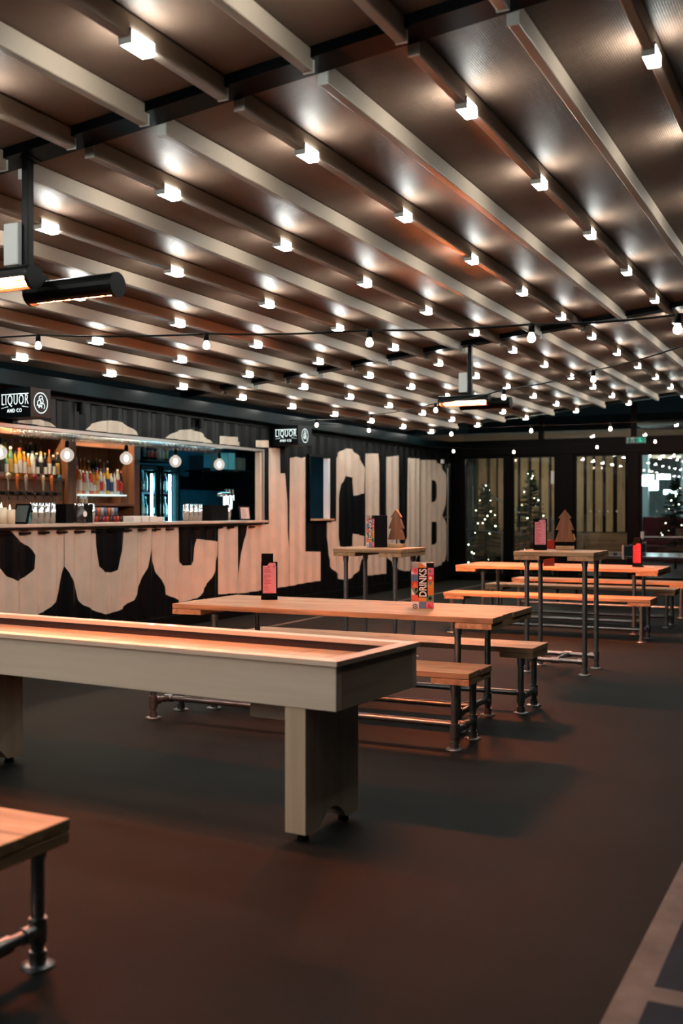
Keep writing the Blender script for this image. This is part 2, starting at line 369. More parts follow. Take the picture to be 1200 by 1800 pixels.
struct(B(X0R, 3.2, 18.62, 21.1, 3.72, 3.8).build('ceiling_end', BLACKM))
ROWS = [-1.763 - 0.8945 * i for i in range(-3, 7)]      # beams that carry lights
CAP = mat('pale plastic', (0.62, 0.62, 0.58), 0.45)
def beam(x, a, b):
    z = roof_z(x); o = B(x - BEAM_W/2, x + BEAM_W/2, a, b, z, z + BEAM_H - 0.003).build('ceiling_beam', ALU, None, 0.006)
    struct(o)
    for y, s in ((a, -1), (b, 1)):
        B(x - BEAM_W/2 - 0.002, x + BEAM_W/2 + 0.002, min(y, y + s*0.01), max(y, y + s*0.01), z - 0.002, z + BEAM_H - 0.006).build('end_cap', CAP, o)
    return o
for bi, (a, b) in enumerate(BAYS):
    for i in range(-3, 7):
        for half in (0, 1):
            x = ROWS[i + 3] - half * 0.4473
            if x < XW + 0.05 or (bi in (1, 2) and x > 0.3) or (bi == 3 and x > -1.5): continue
            beam(x, a + 0.02 if bi else a, b - 0.02)
# small white lights clipped under every second beam
bayn = ['near bay', 'middle bay', 'far bay', 'rear bay']
led0 = None
def led(x, y, label):
    global led0
    z = roof_z(x)
    if led0 is None:
        led0 = thing('roof_light', label, 'light', (x, y, z), 0, 'small white lights under the roof beams')
        MB().box(-0.030, 0.030, -0.078, 0.078, -0.024, 0.032).build('diffuser', LEDM, led0, 0.006)
        for q in (-0.083,): B(-0.031, 0.031, q - 0.001, q + 0.009, -0.025, 0.033).build('clip', CAP, led0)
    else: dup(led0, (x, y, z), label=label)
ledm = []
for i, x in enumerate(ROWS):
    n = 10 - i
    for bi, (ys, cnt) in enumerate((((3.535), 5), (5.014, 5), (11.65, 6), (-3.43, 5))):
        for k in range(cnt):
            y = ys - 1.328 * k if bi in (0, 3) else ys + 1.328 * k
            if bi == 2 and y > 18.4: continue
            if bi == 2 and x > -1.5: continue
            if bi == 1 and x > -0.5: continue
            if bi == 0 and x > -1.5: continue
            if bi == 3 and x > -2.0: continue
            od = ORD[k + 1]
            lb = f"small white roof light, {od} {'back from' if bi == 0 else 'along from'} the joint on lit beam {n} from the bar, {bayn[bi]}"
            lb = f"small white roof light, {od} from the joint, on {ORD[n]} lit beam from bar, {bayn[bi]}"
            led(x, y, lb)

# glazed end wall
GL = glass('window glass', (0.90, 0.97, 0.97), 1.6, 0.0, 1.7)
FRM = mat('black window frame', (0.0012, 0.0016, 0.0018), 0.4, spec=0.06)
def frame_box(name, *a): return struct(B(*a).build(name, FRM, None, 0.004))
posts = [(-7.75, -7.42), (-6.50, -6.38), (-5.45, -5.11), (-4.02, -3.845), (-2.55, -2.35), (-1.2, -1.0), (0.3, 0.5), (1.8, 2.0)]
for a, b in posts: frame_box('wall_end_post', a, b, YE - 0.06, YE + 0.06, 0, 2.7)
frame_box('wall_end_transom', -7.75, 3.2, YE - 0.09, YE + 0.09, 2.55, 2.86)
frame_box('wall_end_sill', -7.75, 3.2, YE - 0.06, YE + 0.06, 0, 0.1)
frame_box('wall_end_head', -7.75, 3.2, YE - 0.06, YE + 0.06, 3.62, 3.72)
for x in (-5.77, -3.95, -2.0, 0.0): frame_box('wall_end_post', x - 0.05, x + 0.05, YE - 0.05, YE + 0.05, 2.86, 3.62)
wn = 1
for (a, b), (c, d) in zip(posts, posts[1:]):
    nm = f'door_{1 if b < -5 else 2}' if abs(b + 5.11) < 0.01 or abs(b + 3.845) < 0.01 else f'window_{wn}'
    if nm.startswith('window'): wn += 1
    o = struct(B(b + 0.05, c - 0.05, YE - 0.004, YE + 0.004, 0.15, 2.5).build(nm, GL))
    f = MB(); f.box(b, b + 0.05, YE - 0.03, YE + 0.03, 0.1, 2.55); f.box(c - 0.05, c, YE - 0.03, YE + 0.03, 0.1, 2.55)
    f.box(b + 0.05, c - 0.05, YE - 0.03, YE + 0.03, 0.1, 0.15); f.box(b + 0.05, c - 0.05, YE - 0.03, YE + 0.03, 2.5, 2.55); f.build('frame', FRM, o)
    if nm.startswith('door'):
        d_ = MB()
        for k in range(4):
            x = b + 0.33 + k * 0.17; d_.lathe([(0.001, 0), (0.022, 0.0), (0.022, 0.002), (0.001, 0.002)], m=None, n=12)
            for j in range(len(d_.v) - 48, len(d_.v)):
                v = d_.v[j]; d_.v[j] = (x + v[0], YE - 0.0075 + v[2], 1.42 + v[1])
        d_.build('safety_dots', mat('frosted dot', (0.5, 0.52, 0.52), 0.6), o)
cx = [-7.42, -5.82, -4.0, -2.05, -0.05, 3.2]
for k, (a, b) in enumerate(zip(cx, cx[1:])):
    struct(B(a, b - (0.06 if k < 4 else 0), YE - 0.004, YE + 0.004, 2.86, 3.62).build(f'window_{wn}', GL)); wn += 1

# ---------------------------------------------------------------- heaters
GLOW = emit('glowing heater element', (1.0, 0.20, 0.055), HEAT_S)
REFL = mat('heater reflector', (0.85, 0.22, 0.10), 0.35, metal=0.6)
GLOW2 = emit('hotter glowing heater element', (1.0, 0.20, 0.055), HEAT_S * 3.3)
def heater_head(parent, dx, y, z, tilt, rz=0.0, glow=None):
    """a round trough open along one side, with a glowing tube behind bars"""
    M = Matrix.Translation((dx, y, z)) @ Matrix.Rotation(rz, 4, 'Z') @ Matrix.Rotation(tilt, 4, 'X')
    L_, R_ = 0.27, 0.062; n = 14; a0, a1 = math.radians(-50), math.radians(230)     # opening faces -Y after the turn below
    m_ = MB(); pr = []
    for r in (R_, R_ - 0.006):
        pr.append([(r * math.cos(a0 + (a1 - a0) * i / n), r * math.sin(a0 + (a1 - a0) * i / n)) for i in range(n + 1)])
    ring = pr[0] + pr[1][::-1]
    m_.prism([(u, v) for u, v in ring], 'x', -L_, L_)
    for s in (-1, 1): m_.tube((s * L_, 0, 0), (s * (L_ + 0.02), 0, 0), R_ + 0.003, n=16)
    T = M
    h = m_.xform(T).build('heater_head', BLACKM, parent)
    g = MB()
    for y_ in (-0.018, 0.018): g.tube((-L_ + 0.03, y_, -0.018), (L_ - 0.03, y_, -0.018), 0.007, n=8)
    g.xform(T).build('glowing_element', glow or GLOW, h)
    B(-L_ + 0.004, L_ - 0.004, -0.052, 0.052, 0.012, 0.016).xform(T).build('reflector', REFL, h)
    w_ = MB()
    for k in range(9):
        x = -L_ + 0.05 + k * (2 * L_ - 0.1) / 8; w_.tube((x, -0.04, -0.048), (x, 0.04, -0.048), 0.0014, n=5)
    for y_ in (-0.02, 0.02): w_.tube((-L_, y_, -0.05), (L_, y_, -0.05), 0.0014, n=5)
    w_.xform(T).build('wire_guard', CHROME, h)
    return h
def heater(name_label, x, y, heads, drop, zb):
    t = thing('patio_heater', name_label, 'heater', (x, y, roof_z(x) + 0.06), 0, 'twin electric heaters hung from the roof')
    z = zb - (roof_z(x) + 0.06)
    p = MB(); p.box(-0.022, 0.022, -0.022, 0.022, z + 0.08, 0.0); p.box(-0.05, 0.05, -0.05, 0.05, -0.012, 0.0); p.build('drop_pole', BLACKM, t, 0.003)
    B(-0.12, -0.022, -0.05, 0.05, z + 0.12, z + 0.34).build('control_box', mat('grey plastic box', (0.42, 0.43, 0.42), 0.5), t, 0.006)
    b = MB(); b.box(-0.06, 0.06, -0.09, 0.09, z + 0.055, z + 0.08); b.box(-0.03, 0.03, -0.10, -0.08, z + 0.02, z + 0.08); b.box(-0.03, 0.03, 0.08, 0.10, z + 0.02, z + 0.08)
    b.build('bracket', BLACKM, t)
    c = MB(); c.path([(-0.035, 0.03, z + 0.34), (-0.04, 0.03, z + 0.5), (-0.028, 0.026, -0.02)], 0.006); c.build('power_cable', BLACKM, t)
    for i, (dx, dy, dz, tilt, rz) in enumerate(heads): heater_head(t, dx, dy, z + dz, tilt, rz, GLOW2 if i and y > 9 else GLOW)
    return t
# tilt: 0 looks straight down; negative towards -Y
R_ = math.radians
heater('twin black heater at the upper left, its red element half out of frame', -3.90, 4.255,
       [(-0.14, -0.11, 0.03, R_(-42), R_(0)), (0.20, 0.12, 0.0, R_(16), R_(0))], 0, 2.60)
heater('twin black heater over the high tables, red element facing the camera', -3.90, 11.22,
       [(-0.03, -0.11, 0.02, R_(-40), 0), (0.14, 0.12, 0.0, R_(30), 0)], 0, 2.63)

# ---------------------------------------------------------------- string lights
BULB = emit('warm string bulb', (1.0, 0.80, 0.58), BULB_S)
def string(label, pts, bulbs, r=0.006):
    t = tag(MB().path(pts, r).build('festoon_cable', BLACKM), label, 'cable')
    for i, (p, lb) in enumerate(bulbs):
        k = thing('festoon_bulb', lb, 'bulb', p, 0, 'festoon bulbs on black cables')
        MB().lathe([(0.001, 0.008), (0.014, 0.006), (0.017, -0.01), (0.017, -0.045), (0.001, -0.046)], m=None, n=12).build('socket', BLACKM, k)
        MB().lathe([(0.011, -0.044), (0.014, -0.052), (0.0225, -0.072), (0.020, -0.088), (0.010, -0.096), (0.001, -0.098)], n=12).build('globe', BULB, k)
def sagged(ps, sag, n=6):
    out = []
    for a, b in zip(ps, ps[1:]):
        for i in range(n):
            t = i / n; p = Vector(a).lerp(Vector(b), t); p.z -= sag * 4 * t * (1 - t); out.append(p)
    out.append(Vector(ps[-1])); return out
s1 = [(-7.4, 5.6, 2.74), (-5.04, 5.6, 2.64), (-3.68, 5.6, 2.55), (-2.56, 5.6, 2.49), (-1.60, 5.6, 2.45), (-0.84, 5.6, 2.44), (0.3, 5.6, 2.5)]
string('black bulb cable nearest the camera, spanning the upper picture', sagged(s1, 0.012),
       [(s1[i], f"festoon bulb, {ORD[i]} from the left on the cable nearest the camera") for i in range(1, 6)])
s2 = [(-7.5, 13.55, 2.76), (-6.57, 12.67, 2.66), (-5.22, 11.48, 2.58), (-3.99, 10.39, 2.56), (-2.97, 9.48, 2.56), (-1.94, 8.57, 2.57), (-1.0, 7.75, 2.64), (0.2, 6.7, 2.7)]
string('black bulb cable crossing diagonally from the bar sign past the far heater', sagged(s2, 0.02),
       [(s2[i], f"festoon bulb, {ORD[i]} from the bar on the diagonal cable past the heater") for i in range(1, 6)])
s3 = [(-7.55, 13.5, 2.72), (-6.18, 13.5, 2.63), (-4.96, 13.5, 2.54), (-3.86, 13.5, 2.55), (-2.84, 13.5, 2.54), (-1.7, 13.5, 2.57), (0.2, 13.5, 2.7)]
string('thin bulb cable running level from the small hatch across to the right', sagged(s3, 0.01),
       [(s3[i], f"festoon bulb, {ORD[i]} from the bar on the level cable behind the heater") for i in range(1, 5)], 0.004)
s4 = [(-7.5, 18.9, 2.66), (-6.9, 18.9, 2.62), (-5.73, 18.9, 2.58), (-4.21, 18.9, 2.63), (-3.21, 18.9, 2.70), (-1.9, 18.9, 2.74)]
string('thin bulb cable just in front of the glazed end wall', sagged(s4, 0.01),
       [(s4[i], f"festoon bulb, {ORD[i]} from the bar on the cable by the glazed wall") for i in range(1, 5)], 0.004)

# ---------------------------------------------------------------- scaffold-pipe benches and tables
def planks(L_, W_, z0, z1, n, seed, gap=0.004):
    m_ = MB(); w_ = W_ / n; rr = random.Random(seed)
    for k in range(n):
        e = rr.uniform(-0.006, 0.006)
        m_.box(-L_/2 + e, L_/2 + e, -W_/2 + k*w_ + gap/2, -W_/2 + (k+1)*w_ - gap/2, z0 + rr.uniform(-0.001, 0.001), z1)
    return m_
PIPE = 0.0215
def pipe_leg(x, y, z1):
    m_ = MB(); m_.tube((x, y, 0.006), (x, y, z1), PIPE, n=14)
    m_.tube((x, y, z1 - 0.05), (x, y, z1 - 0.002), PIPE + 0.006, n=14)
    m_.tube((x, y, 0.075), (x, y, 0.155), PIPE + 0.007, n=14); m_.tube((x, y, 0.006), (x, y, 0.05), PIPE + 0.006, n=14)
    m_.tube((x + PIPE, y, 0.03), (x + PIPE + 0.012, y, 0.03), 0.005, n=6); return m_
def furniture(name, label, cat, L_, W_, H_, n, inx, legw, loc, rz, seed, top='tabletop', group=None, cw=0.25, mtop=None):
    t = thing(name, label, cat, loc, rz, group)
    planks(L_, W_, H_ - 0.038, H_, n, seed).build(top, mtop or SCAF, t, 0.004)
    for s in (-1, 1):
        e = s * L_ / 2; a, b = sorted((e - s * 0.005, e - s * cw))
        B(a, b, -W_/2 + 0.004, W_/2 - 0.004, H_ - 0.076, H_ - 0.039).build('cross_board', SCAFY, t, 0.003)
    lx = L_/2 - inx; zt = H_ - 0.076
    for sx in (-1, 1):
        for sy in (-1, 1):
            lg = pipe_leg(sx*lx, sy*legw/2, zt).build('leg', STEEL, t)
            MB().lathe([(0.055, 0), (0.055, 0.006), (0.03, 0.010), (0.001, 0.010)], (sx*lx, sy*legw/2, 0.0), n=18).build('floor_flange', STEEL, lg)
        e = MB(); e.tube((sx*lx, -legw/2, 0.115), (sx*lx, legw/2, 0.115), PIPE - 0.001, n=12)
        for sy in (-1, 1): e.tube((sx*lx, sy*(legw/2 - 0.07), 0.115), (sx*lx, sy*legw/2, 0.115), PIPE + 0.006, n=12)
        e.tube((sx*lx, -0.04, 0.115), (sx*lx, 0.04, 0.115), PIPE + 0.006, n=12)
        e.tube((sx*lx, 0, 0.115), (sx*(lx - 0.05), 0, 0.115), PIPE + 0.006, n=12); e.build('end_stretcher', STEEL, t)
    MB().tube((-lx, 0, 0.115), (lx, 0, 0.115), PIPE - 0.001, n=12).build('long_stretcher', STEEL, t)
    return t
GB = 'benches of the pipe-legged sets'; GT = 'long pipe-legged tables'
BL = 2.44
furniture('pipe_bench', 'plank bench in front of the middle long table, partly behind the shuffleboard', 'bench', BL, 0.42, 0.47, 2, 0.11, 0.335, (-3.32, 6.24, 0), 0, 1, 'seat', GB)
furniture('pipe_table', 'long plank table with pipe legs holding a pink menu and drinks box', 'table', 2.44, 0.9, 0.765, 4, 0.28, 0.62, (-3.31, 6.88, 0), 0, 2, group=GT)
furniture('pipe_bench', 'plank bench behind the middle long table, right end near the high table', 'bench', BL, 0.40, 0.47, 2, 0.10, 0.335, (-3.30, 7.53, 0), 0, 3, 'seat', GB)
furniture('pipe_bench', 'plank bench at far right, glowing orange, nearest of the far set', 'bench', 2.40, 0.42, 0.47, 2, 0.10, 0.40, (-3.26, 12.08, 0), 0, 4, 'seat', GB)
furniture('pipe_table', 'long far table glowing orange under the heater, red menu at its end', 'table', 2.44, 0.95, 0.765, 4, 0.30, 0.60, (-3.30, 12.92, 0), 0, 5, group=GT)
furniture('pipe_bench', 'dull brown plank bench tucked under the back of the orange table', 'bench', 2.44, 0.40, 0.47, 2, 0.10, 0.40, (-3.27, 13.68, 0), 0, 6, 'seat', GB)
furniture('pipe_bench', 'rear orange plank bench beyond the dull brown bench, near the glazed wall', 'bench', 2.44, 0.40, 0.47, 2, 0.10, 0.40, (-3.29, 14.98, 0), 0, 7, 'seat', GB)
furniture('pipe_table', 'hindmost long table, mostly hidden behind the high table at right', 'table', 2.44, 0.9, 0.765, 4, 0.30, 0.60, (-3.05, 15.75, 0), 0, 21, group=GT) if False else None
furniture('pipe_bench', 'out of focus plank bench cut off at the lower left corner', 'bench', 1.9, 0.40, 0.475, 2, 0.11, 0.335, (-3.19, 2.44, 0), 0, 8, 'seat', GB)

def high_table(label, loc, rz, seed):
    t = thing('high_table', label, 'table', loc, rz, 'tall poseur tables')
    L_, W_, H_ = 0.72, 0.62, 1.078
    planks(L_, W_, H_ - 0.038, H_, 3, seed).build('tabletop', SCAF, t, 0.004)
    for s in (-1, 1):
        e = s * L_/2; a, b = sorted((e - s*0.004, e - s*0.235))
        B(a, b, -W_/2 + 0.004, W_/2 - 0.004, H_ - 0.076, H_ - 0.039).build('cross_board', SCAFY, t, 0.003)
    for sx in (-1, 1):
        for sy in (-1, 1):
            lg = pipe_leg(sx*0.26, sy*0.225, H_ - 0.076).build('leg', STEEL, t)
            MB().lathe([(0.055, 0), (0.055, 0.006), (0.03, 0.010), (0.001, 0.010)], (sx*0.26, sy*0.225, 0), n=18).build('floor_flange', STEEL, lg)
    for sy in (-1, 1):
        e = MB(); e.tube((-0.26, sy*0.225, 0.115), (0.26, sy*0.225, 0.115), PIPE - 0.001, n=12)
        for s in (-1, 1): e.tube((s*0.20, sy*0.225, 0.115), (s*0.26, sy*0.225, 0.115), PIPE + 0.006, n=12)
        e.tube((-0.035, sy*0.225, 0.115), (0.035, sy*0.225, 0.115), PIPE + 0.006, n=12); e.build('side_stretcher', STEEL, t)
    MB().tube((0, -0.225, 0.115), (0, 0.225, 0.115), PIPE - 0.001, n=12).build('cross_stretcher', STEEL, t)
    return t
high_table('tall square plank table at right with pink menu and carved tree', (-2.44, 9.53, 0), 0, 9)
high_table('tall square plank table in front of the painted letters C and L', (-4.24, 9.52, 0), 0, 10)

# ---------------------------------------------------------------- shuffleboard table
sb = thing('shuffleboard_table', 'long maple shuffleboard table with raised rails in the foreground', 'game table', (-1.965, 4.43, 0), R_(-4.5))
LB, WB = 3.66, 0.79
zt, zb = 0.805, 0.588
h = WB/2 - 0.012
for s in (-1, 1): B(-LB + 0.012, -0.012, min(s*h, s*(h-0.05)), max(s*h, s*(h-0.05)), zb, zt - 0.022).build('side_panel', MAPLE, sb, 0.003)
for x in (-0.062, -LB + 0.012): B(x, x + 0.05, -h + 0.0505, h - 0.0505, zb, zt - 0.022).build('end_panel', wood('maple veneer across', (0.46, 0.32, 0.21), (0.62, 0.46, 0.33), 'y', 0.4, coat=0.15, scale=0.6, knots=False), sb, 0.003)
q = WB/2
for s in (-1, 1):
    r = MB(); r.prism([(-LB, s*q), (0, s*q), (-0.075, s*(q - 0.075)), (-LB + 0.075, s*(q - 0.075))], 'z', zt - 0.022, zt)
    r.build('long_rail', MAPLE, sb, 0.004)
r = MB(); r.prism([(0, -q), (0, q), (-0.075, q - 0.075), (-0.075, -q + 0.075)], 'z', zt - 0.022, zt); r.build('end_rail', wood('maple veneer across', (0, 0, 0), (0, 0, 0)), sb, 0.004)
r = MB(); r.prism([(-LB, -q), (-LB, q), (-LB + 0.075, q - 0.075), (-LB + 0.075, -q + 0.075)], 'z', zt - 0.022, zt); r.build('end_rail', wood('maple veneer across', (0, 0, 0), (0, 0, 0)), sb, 0.004)
CARPET = mat('brown gutter carpet', (0.045, 0.022, 0.018), 0.95, var=0.4, bscale=220)
g = MB(); g.box(-LB + 0.063, -0.063, -h + 0.051, h - 0.051, zb, zb + 0.09)
for s in (-1, 1): g.box(-LB + 0.07, -0.07, min(s*(h - 0.051), s*(h - 0.057)), max(s*(h - 0.051), s*(h - 0.057)), zb + 0.09, zt - 0.024)
g.box(-0.069, -0.063, -h + 0.06, h - 0.06, zb + 0.09, zt - 0.024); g.build('carpet_lining', CARPET, sb)
B(-LB + 0.17, -0.13, -0.285, 0.285, zb + 0.091, zt - 0.055).build('playfield', PLAY, sb, 0.004)
mk = MB(); MKM = mat('dark play marking', (0.10, 0.05, 0.025), 0.4)
zp = zt - 0.0548
for x in (-0.32, -0.5): mk.box(x, x + 0.004, -0.28, 0.28, zp, zp + 0.0006)
def line2(m_, a, b, wd, z):
    d = Vector((b[0]-a[0], b[1]-a[1], 0)); n_ = Vector((-d.y, d.x, 0)).normalized() * wd / 2
    m_.add([(a[0]+n_.x, a[1]+n_.y, z), (b[0]+n_.x, b[1]+n_.y, z), (b[0]-n_.x, b[1]-n_.y, z), (a[0]-n_.x, a[1]-n_.y, z)], [(0,1,2,3)])
for a, b in (((-1.75, 0.0), (-1.45, 0.13)), ((-1.75, 0.0), (-1.45, -0.13)), ((-1.45, 0.13), (-1.45, -0.13)), ((-1.7, 0.02), (-2.0, 0.10)), ((-1.7, -0.02), (-2.0, -0.10))): line2(mk, a, b, 0.006, zp + 0.0007)
mk.build('scoring_lines', MKM, sb)
def sb_leg(x):
    # slab leg with an arch cut in its foot
    y0, y1 = -0.378, 0.085
    pts = [(y0, zb), (y0, 0.035), (y0 + 0.12, 0.035)]
    pts += [(y0 + 0.12 + 0.23 * t / 10, 0.035 + 0.075 * math.sin(PI * t / 10) ** 0.8) for t in range(1, 10)]
    pts += [(y1 - 0.11, 0.035), (y1, 0.035), (y1, zb)]
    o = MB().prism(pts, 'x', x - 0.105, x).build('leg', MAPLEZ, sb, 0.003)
    for y in (y0 + 0.06, y1 - 0.055): MB().tube((x - 0.05, y, 0), (x - 0.05, y, 0.035), 0.028, n=14, r1=0.02).build('levelling_foot', BLACKM, o)
sb_leg(-0.17); sb_leg(-2.40)
k = MB(); k.box(-0.72, -0.44, -0.02, 0.12, 0.44, 0.574); k.build('under_box', MAPLE, sb, 0.004)
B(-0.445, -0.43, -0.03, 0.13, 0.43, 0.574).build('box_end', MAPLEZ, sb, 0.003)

# ---------------------------------------------------------------- things on the tables
PAT = {'o': mat('print orange', (0.72, 0.20, 0.035), 0.5), 'p': mat('print pink', (0.72, 0.16, 0.25), 0.5), 'r': mat('print red', (0.68, 0.045, 0.04), 0.5),
       'b': mat('print blue', (0.02, 0.10, 0.22), 0.5), 'g': mat('print green', (0.13, 0.25, 0.17), 0.5), 'k': mat('print black', (0.008, 0.007, 0.009), 0.5, spec=0.1),
       'w': mat('print white', (0.78, 0.74, 0.72), 0.5), 'c': mat('print coral', (0.75, 0.13, 0.08), 0.5), 's': mat('print slate', (0.13, 0.20, 0.36), 0.5), 'm': mat('print maroon', (0.05, 0.006, 0.007), 0.5), 'y': mat('print amber', (0.70, 0.28, 0.05), 0.5)}
def drinks_box(label, loc, rz, side='k'):
    t = thing('drinks_box', label, 'menu box', loc, rz, 'patterned drinks boxes')
    W_, D_, H_ = 0.155, 0.15, 0.315
    B(-W_/2, W_/2, 0.0012, D_, 0, H_).build('carton', PAT[side], t, 0.002)
    m_ = MB(); cw, rh = W_/3, H_/6.75; f = lambda u0, u1, v0, v1, c, l=0: m_.box(-W_/2 + u0*cw, -W_/2 + u1*cw, -0.0004 - 0.0004*l, 0.0012, v0*rh, v1*rh, PAT[c])
    def tri(pts, c, l=1): m_.prism([(-W_/2 + u*cw, v*rh) for u, v in pts], 'y', -0.0004 - 0.0004*l, 0.001, PAT[c])
    def star(u, v, r0, r1, n, c):
        tri([(u + (r0 if i % 2 else r1)*math.cos(PI*i/n), v + (r0 if i % 2 else r1)*math.sin(PI*i/n)*cw/rh) for i in range(2*n)], c)
    rows = [['w', 's', 'p'], ['c', 'y', 'g'], ['g', 'k', 'o'], ['r', 'k', 'y'], ['b', 'k', 'r'], ['p', 'k', 'p'], ['w', 'o', 'k']]
    for v, rw in enumerate(rows):
        for u, c in enumerate(rw): f(u, u + 1, v, min(6.75, v + 1), c)
    f(0.88, 2.18, 1.62, 6.0, 'k', 1)
    for i in range(8):                                     # chequer
        for j in range(6):
            if (i + j) % 2: f(i/8, (i+1)/8, 6 + j*0.125, 6 + (j+1)*0.125, 'k', 1)
    tri([(1.3, 6.75), (2, 6.75), (2, 6.05)], 'w'); tri([(0, 5.1), (0.4, 5.1), (0, 5.6)], 'w'); tri([(0.3, 5.7), (0.7, 6), (0.7, 5.3)], 'r')
    for i in range(3): f(0.05 + i*0.3, 0.22 + i*0.3, 4, 5, 's', 1)
    tri([(0.1, 3.1), (0.9, 3.1), (0.5, 3.85)], 'o'); tri([(0, 2), (0.5, 2), (0, 2.9)], 'w'); tri([(0.5, 3), (0.88, 3), (0.5, 2.4)], 'k'); tri([(0.5, 2), (0.88, 2), (0.88, 2.5)], 'k')
    star(2.55, 4.5, 0.14, 0.3, 8, 'w'); star(2.5, 1.5, 0.16, 0.42, 8, 'k'); tri([(2.2, 3.95), (2.8, 3.95), (2.5, 3.3)], 'g'); star(2.5, 5.5, 0.2, 0.2, 6, 'g')
    tri([(2.1, 0.05), (2.9, 0.05), (2.3, 0.7)], 'r')
    star(0.5, 0.3, 0.32, 0.32, 10, 'k'); 
    m_.prism([(-W_/2 + (0.5 + 0.22*math.cos(PI*i/8))*cw, (0.3 + 0.22*math.sin(PI*i/8)*cw/rh)*rh) for i in range(16)], 'y', -0.0014, 0.001, PAT['w'])
    m_.prism([(-W_/2 + (0.5 + 0.1*math.cos(PI*i/8))*cw, (0.3 + 0.1*math.sin(PI*i/8)*cw/rh)*rh) for i in range(16)], 'y', -0.0018, 0.001, PAT['k'])
    m_.build('printed_panel', None, t)
    M = Matrix.Translation((-W_/2 + 1.53*cw, -0.0016, 3.81*rh)) @ Matrix.Rotation(-PI/2, 4, 'Y') @ FACE_MY
    place_text('lettering', 'DRINKS', 0.06, M, PAT['w'], t, bold=0.0015, fit=(4.15*rh, 1.02*cw))
    return t
drinks_box('colourful DRINKS box standing on the middle long table', (-2.735, 6.87, 0.766), R_(21.5))
drinks_box('colourful DRINKS box turned side on, beside the carved tree on the left high table', (-4.37, 9.58, 1.079), R_(-36))
drinks_box('orange DRINKS box on the far orange table, seen past the right high table', (-3.52, 12.72, 0.766), R_(-50), 'm')

PINK = mat('pink paper', (0.66, 0.24, 0.29), 0.6); INK = mat('dark red ink', (0.40, 0.05, 0.08), 0.6); REDP = mat('red paper', (0.42, 0.02, 0.05), 0.6)
def menu_stand(label, loc, rz, back=True, paper=PINK):
    t = thing('menu_stand', label, 'menu', loc, rz, 'black menu stands with pink cards')
    W_, H_ = 0.124, 0.288
    m_ = MB(); m_.box(-W_/2, W_/2, 0, 0.05, 0, 0.018); m_.box(-W_/2, W_/2, 0.0, 0.008, 0, H_); m_.build('holder', BLACKM, t, 0.002)
    if back: B(-W_/2 + 0.002, W_/2 - 0.032, 0.03, 0.048, 0.018, H_ + 0.062).build('back_box', BLACKM, t, 0.002)
    c = MB(); c.box(-W_/2 + 0.013, W_/2 - 0.011, -0.0008, 0.0, 0.05, H_ - 0.03)
    c.prism([(-0.018, H_ - 0.031), (W_/2 - 0.014, H_ - 0.031), (W_/2 - 0.016, H_ - 0.008), (0.0, H_ - 0.008)], 'y', -0.0010, 0.0)
    c.build('menu_card', paper, t)
    p = MB(); rr = random.Random(5)
    for k in range(16):
        z = H_ - 0.048 - k*0.0105 - (0.012 if k > 3 else 0)
        if z < 0.066: break
        p.box(-0.042, -0.042 + rr.uniform(0.02, 0.058), -0.0013, -0.0008, z, z + 0.004)
    p.box(-0.03, 0.03, -0.0013, -0.0008, 0.056, 0.0585)
    p.tube((-0.004, -0.0016, H_ - 0.036), (-0.004, 0, H_ - 0.036), 0.0065, n=12); p.tube((0.036, -0.0016, H_ - 0.036), (0.036, 0, H_ - 0.036), 0.0065, n=12)
    p.build('print', INK if paper is PINK else BLACKM, t)
    return t
menu_stand('pink menu card in a black stand on the middle long table', (-4.04, 7.01, 0.766), R_(30))
menu_stand('pink menu card in a black stand on the right high table', (-2.66, 9.60, 1.079), R_(15), False)
menu_stand('red menu card in a black stand on the far orange table', (-2.41, 12.95, 0.766), R_(-18), True, REDP)
tag(B(-0.05, 0.05, -0.04, 0.04, 0, 0.004).build('coaster', WHITE, None, 0.001, (-2.27, 13.0, 0.7662), (0, 0, 0.3)), 'small white coaster on the right end of the far orange table', 'coaster')

TREEW = wood('dark carved wood', (0.12, 0.045, 0.02), (0.27, 0.11, 0.05), 'z', 0.55, knots=False)
def wood_tree(label, loc, rz, ribbon):
    t = thing('wooden_tree', label, 'ornament', loc, rz, 'carved wooden trees on the high tables')
    B(-0.085, 0.085, -0.035, 0.035, 0, 0.036).build('base', SCAF, t, 0.004)
    half = [(0, 0.375), (0.062, 0.295), (0.040, 0.292), (0.085, 0.185), (0.055, 0.182), (0.092, 0.075)]
    pts = half + [(-x, z) for x, z in half[:0:-1]]
    MB().prism(pts, 'y', -0.016, 0.016).build('tree_shape', TREEW, t, 0.002)
    MB().tube((0, 0, 0.03), (0, 0, 0.08), 0.005, n=8).build('stem', BLACKM, t)
    if ribbon:
        MB().tube((0.078, -0.018, 0.15), (0.092, -0.02, 0.09), 0.006, n=8, r1=0.009).build('hanging_tag', mat('gold tag', (0.4, 0.22, 0.08), 0.4), t)
wood_tree('carved wooden tree beside the DRINKS box on the left high table', (-4.13, 9.68, 1.079), R_(-8), False)
wood_tree('carved wooden tree with a hanging tag on the right high table', (-2.46, 9.72, 1.079), R_(14), True)

